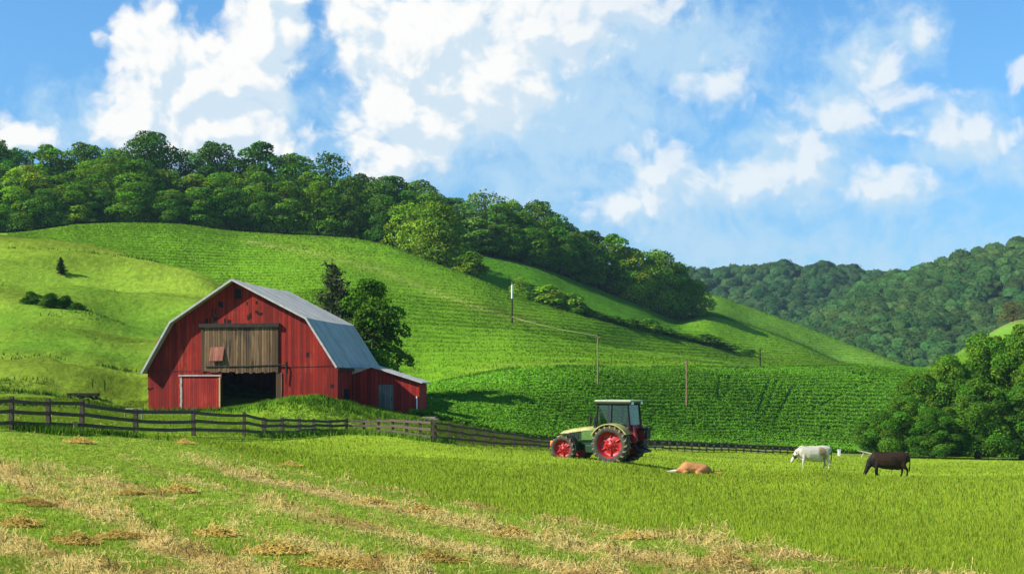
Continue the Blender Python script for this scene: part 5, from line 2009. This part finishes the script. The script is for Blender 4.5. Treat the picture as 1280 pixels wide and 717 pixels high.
# the tan calf lying down
g = on_ground(868, 59)
g = on_ground(868, 57.6)
t = empty('lying_cow', g + Vector((0, 0, -.05)), 'tan calf lying flat in the grass with a pale outstretched head', 'cow', None, R(180))
t.scale = (1.14, 1.1, 1.12)
ch = [[((0.42, 0, .26), (.22, .26, .26)), ((0.30, 0, .34), (.26, .28, .26)), ((-.05, 0, .28), (.30, .30, .26)), ((-.38, 0, .26), (.26, .28, .24)), ((-.58, 0, .18), (.16, .2, .16))],
      [((0.32, .05, .42), (.2, .2, .16)), ((0.1, .04, .44), (.16, .18, .12))],
      [((-.30, .16, .24), (.20, .14, .20)), ((-.05, .34, .10), .07), ((-.3, .42, .06), .05)],
      [((0.35, .2, .14), .09), ((.6, .36, .07), .06), ((.4, .44, .05), .045)],
      [((0.52, 0, .24), (.15, .15, .17)), ((0.72, 0, .15), (.11, .11, .11))],
      [((-.62, 0, .17), .05), ((-.9, .05, .10), .04), ((-1.12, .1, .08), (.06, .05, .04))]]
blob('body', ch, 0.022, 5, M_TAN, t)
M_PALE = hide_mat('pale_hide', (0.60, 0.55, 0.45), (0.5, 0.42, 0.3), (0.3, .2, .15), thr=.62)
ch = [[((0.68, 0, .16), (.10, .10, .10)), ((0.86, 0, .15), (.10, .10, .10)), ((1.06, .02, .13), .075), ((1.16, .02, .12), .06)],
      [((.82, .08, .2), .03), ((.80, .2, .2), (.045, .05, .03))], [((.82, -.08, .2), .03), ((.80, -.2, .2), (.045, .05, .03))]]
blob('head', ch, 0.018, 3, M_PALE, t)['label'] = 'pale whitish head'

# ------------------------------------------------------------------ hay clumps
M_HAYD = foliage_mat('hay_clump', up=0.80, trans=0.2, objcol=True)


def hay_proto(seed, tall):
    q = np.random.default_rng(seed)
    n = 1100
    a = q.uniform(0, 6.28, n)
    rr_ = np.sqrt(q.random(n)) * 0.55
    x, y = np.cos(a) * rr_ * 1.25, np.sin(a) * rr_ * 0.8
    z = tall * np.exp(-(rr_ / 0.32) ** 2) * q.uniform(0.0, 1.0, n) ** .5 * (0.6 + 0.8 * vnoise(x * 5 + seed, y * 5, seed))
    b = q.uniform(0, 6.28, n)
    L_ = q.uniform(.10, .32, n)
    dx, dy, dz = np.cos(b) * L_ / 2, np.sin(b) * L_ / 2, q.normal(0, .055, n)
    wd = .008
    V = np.empty((n, 3, 3), np.float32)
    V[:, 0] = np.stack([x - dx - np.sin(b) * wd, y - dy + np.cos(b) * wd, z - dz], -1)
    V[:, 1] = np.stack([x - dx + np.sin(b) * wd, y - dy - np.cos(b) * wd, z - dz + .015], -1)
    V[:, 2] = np.stack([x + dx, y + dy, z + dz], -1)
    cc = np.array((.66, .50, .14))[None] * q.uniform(.6, 1.3, n)[:, None]
    dk = q.random(n) < .12
    cc[dk] *= .5
    return np_mesh('hay_clump', V.reshape(-1, 3), np.arange(3 * n).reshape(-1, 3), [M_HAYD], cols=np.repeat(cc, 3, 0), attrs={'nrm': np.tile(np.array((0, 0, 1.0)), (n * 3, 1))})


HP = [hay_proto(5, .26), hay_proto(6, .34), hay_proto(7, .2)]
clumps = [(32, 627, 1, .55, 'small dark brown hay clump in the green stubble near the left edge'), (52, 632, .8, .45, 'dark round tuft of hay right of the small brown clump'), (97, 553, 1.3, 1.0, 'pale low hay heap nearest the fence, below the yellowish split post'),
          (222, 614, 1.2, 1.0, 'flat sunlit hay heap with a dark hollow in the middle swath'), (150, 672, 1.2, .6, 'long dark brown hay heap at the lower left'), (95, 677, 1.3, .6, 'dark shaggy hay heap left of the long heap, lower left'),
          (160, 617, 1.0, .7, 'brown matted hay clump in the upper left swath'), (230, 554, .9, 1.15, 'pale hay tuft standing above the edge of the mown corner'), (362, 582, 1.0, 1.05, 'yellow hay tuft on the mowing edge left of centre'), (465, 628, 1.1, 1.05, 'pale ragged hay tuft on the mowing edge near the middle'),
          (528, 640, 1.2, .95, 'tall pale hay tuft at the middle swath, right of the ragged tuft'), (345, 690, 1.5, .9, 'large tangled hay heap with dark shade in the bottom middle'), (270, 668, 1.2, 1.0, 'straw coloured hay heap left of the large tangled heap'), (545, 700, 1.2, .55, 'pointed brown hay tuft at the bottom near the middle'),
          (465, 708, 1.5, .8, 'broad low reddish-brown hay heap at the bottom edge'), (410, 706, 1.2, .8, 'ragged hay clump left of the broad reddish heap at bottom'), (640, 668, 1.0, .95, 'small pale hay heap along the swath right of centre'), (790, 672, 1.1, .95, 'small brown hay tuft in the right-hand swath'), (25, 655, 1.2, .8, 'brownish hay heap at the left edge below the dark clump'), (905, 702, 1.1, .9, 'yellow hay tuft at the lower right end of the swath')]
for i, (px, py, sc_, tn, lb) in enumerate(clumps):
    d = find_d(px, py, 20, 52)
    o = bpy.data.objects.new('hay_clump', HP[i % 3])
    o.location = on_ground(px, d) + Vector((0, 0, .02))
    o.rotation_euler = (0, 0, random.uniform(-.6, .6))
    o.scale = (sc_ * .72, sc_ * .60, sc_ * random.uniform(.45, .7))
    tn = 0.30 + 0.70 * tn
    o.color = (tn, tn * .97, tn * .92, 1)
    link(o)
    tag(o, lb, 'hay clump', 'hay clumps on the mown corner')

# ------------------------------------------------------------------ far wooded ridges
def ridge(name, crest, foot_d, foot_py, crest_d, label, n_tree, r_m, seed, col):
    px = np.arange(crest[0][0], crest[-1][0] + 1, 12.0)
    cy = pchip1([c[0] for c in crest], [c[1] for c in crest], px)
    nv_ = 26
    V = []
    for j in range(nv_ + 6):
        if j < nv_:
            u_ = j / (nv_ - 1)
            d = foot_d + (crest_d - foot_d) * u_
            z0 = (HY - foot_py) / F * foot_d
            z1 = (HY - cy) / F * crest_d
            z = z0 + (z1 - z0) * u_ ** 0.9
        else:
            d = crest_d + 40 * (j - nv_ + 1)
            z = (HY - cy) / F * crest_d - 0.04 * (40 * (j - nv_ + 1)) ** 1.1
        X = (px - CX) / F * d
        Y = np.full_like(px, d)
        gl = (fbm(X / 90, Y / 90, seed, 3) - .5) * 30 * np.sin(np.pi * min(1, j / nv_))
        V.append(np.stack([X, Y, z + gl], -1))
    V = np.array(V)
    nj, ni = V.shape[:2]
    ix = np.arange(nj * ni).reshape(nj, ni)
    Fc = np.stack([ix[:-1, :-1].ravel(), ix[:-1, 1:].ravel(), ix[1:, 1:].ravel(), ix[1:, :-1].ravel()], -1)
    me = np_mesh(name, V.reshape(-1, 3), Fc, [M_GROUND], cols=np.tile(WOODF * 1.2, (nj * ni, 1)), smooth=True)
    tag(link(bpy.data.objects.new(name, me)), None, None, kind='structure')
    # the wood that covers it
    q = np.random.default_rng(seed)
    tmpl = []
    bm = bmesh.new()
    bmesh.ops.create_icosphere(bm, subdivisions=2, radius=1)
    iv = np.array([v.co[:] for v in bm.verts])
    it = np.array([[v.index for v in f.verts] for f in bm.faces])
    bm.free()
    for _ in range(6):
        sd_n = int(q.integers(999))

        def lump(dr):
            return 0.70 + 0.50 * fbm(dr[:, 0] * 1.9 + 9 + dr[:, 2], dr[:, 1] * 1.9 + dr[:, 2] * 1.7, sd_n, 2) + 0.16 * fbm(dr[:, 0] * 6 + 3, dr[:, 1] * 6 + dr[:, 2] * 5, sd_n + 3, 2)
        tri = (iv * lump(iv)[:, None])[it]
        tri = np.concatenate([tri, tri[:, 2:3]], 1)
        tri[:, 3] = tri[:, 2] * .5 + tri[:, 0] * .5
        L_ = 230
        dr = q.normal(size=(L_, 3))
        dr[:, 2] = np.abs(dr[:, 2]) * .9 - .15
        dr /= np.linalg.norm(dr, axis=1)[:, None]
        c = dr * lump(dr)[:, None] * 1.01
        nn = dr + q.normal(scale=.5, size=dr.shape)
        nn /= np.linalg.norm(nn, axis=1)[:, None]
        t1 = np.cross(nn, q.normal(size=dr.shape))
        t1 /= np.linalg.norm(t1, axis=1)[:, None]
        b1 = np.cross(nn, t1)
        s_ = q.uniform(.05, .13, L_)[:, None]
        lf = np.stack([c - t1 * s_, c + b1 * s_ * .7, c + t1 * s_, c - b1 * s_ * .7], 1)
        keep = tri[:, :, 2].min(1) > -0.45
        tmpl.append(np.concatenate([tri[keep], lf]))
    VV, CC = [], []
    for k in range(n_tree):
        i_ = q.uniform(0, ni - 1.001)
        j_ = q.uniform(0, nv_ + 1.5)
        a, b = int(j_), int(i_)
        p = V[a, b] * (1 - (i_ - b)) + V[a, b + 1] * (i_ - b)
        p = p * (1 - (j_ - a)) + (V[a + 1, b] * (1 - (i_ - b)) + V[a + 1, b + 1] * (i_ - b)) * (j_ - a)
        r_ = r_m * q.uniform(.6, 1.35)
        VV.append(tmpl[k % 6] * r_ * np.array((1, 1, q.uniform(.8, 1.15))) + p + np.array((0, 0, r_ * .55)))
        tint = np.array(col) * q.uniform(.65, 1.35) * np.array((q.uniform(.8, 1.3), 1, 1))
        CC.append(np.repeat(tint[None] * q.uniform(.75, 1.25, len(tmpl[k % 6]))[:, None], 4, 0))
    VV = np.concatenate(VV).reshape(-1, 3)
    CC = np.concatenate(CC)
    print('far wood quads', len(VV) // 4)
    me = np_mesh('far_wood', VV, np.arange(len(VV)).reshape(-1, 4), [M_LEAF], cols=CC)
    tag(link(bpy.data.objects.new('far_wood', me)), label, 'woodland', kind='stuff')


ridge('far_hill', [(740, 352), (860, 348), (900, 345), (950, 342), (1000, 339), (1040, 339), (1080, 346), (1120, 352), (1200, 350), (1400, 330)], 700, 478, 1000, 'hazy wooded ridge along the skyline at the far side of the valley', 2300, 5.6, 201, (0.034, 0.080, 0.022))
ridge('near_hill', [(930, 470), (985, 432), (1035, 398), (1075, 372), (1110, 356), (1150, 344), (1190, 333), (1240, 319), (1280, 311), (1400, 285), (1560, 270)], 560, 490, 780, 'nearer wooded hill rising to the right edge of the picture', 2700, 4.8, 202, (0.044, 0.098, 0.022))
# reddish bare tree at the foot of the hill, right edge
g = on_ground(1266, 362)
tree('bare_tree', 'd', 1266, 362, 376, 36, (1.15, .62, 2.0), 'pinkish half-bare tree at the foot of the wooded hill, right edge', 'tree')


# ------------------------------------------------------------------ air
hm = bpy.data.materials.new('haze_air')
hm.use_nodes = True
ht = NT(hm.node_tree)
ht.n.clear()
pv = ht.add('ShaderNodeVolumePrincipled')
pv.inputs['Color'].default_value = (0.50, 0.78, 0.98, 1)
pv.inputs['Density'].default_value = 0.00009
pv.inputs['Anisotropy'].default_value = 0.0
ho = ht.add('ShaderNodeOutputMaterial')
ht.l.new(pv.outputs[0], ho.inputs['Volume'])
lowz = min(float(np.array([v.co.z for v in o.data.vertices]).min()) for o in C.objects if o.get('kind') == 'structure')
hz_ = MB()
hz_.box((0, 420, (lowz - 1 + 190) / 2), (2600, 1700, 190 - lowz + 1))
tag(hz_.build('haze', hm), 'thin bluish air over the whole valley', 'haze', kind='stuff')
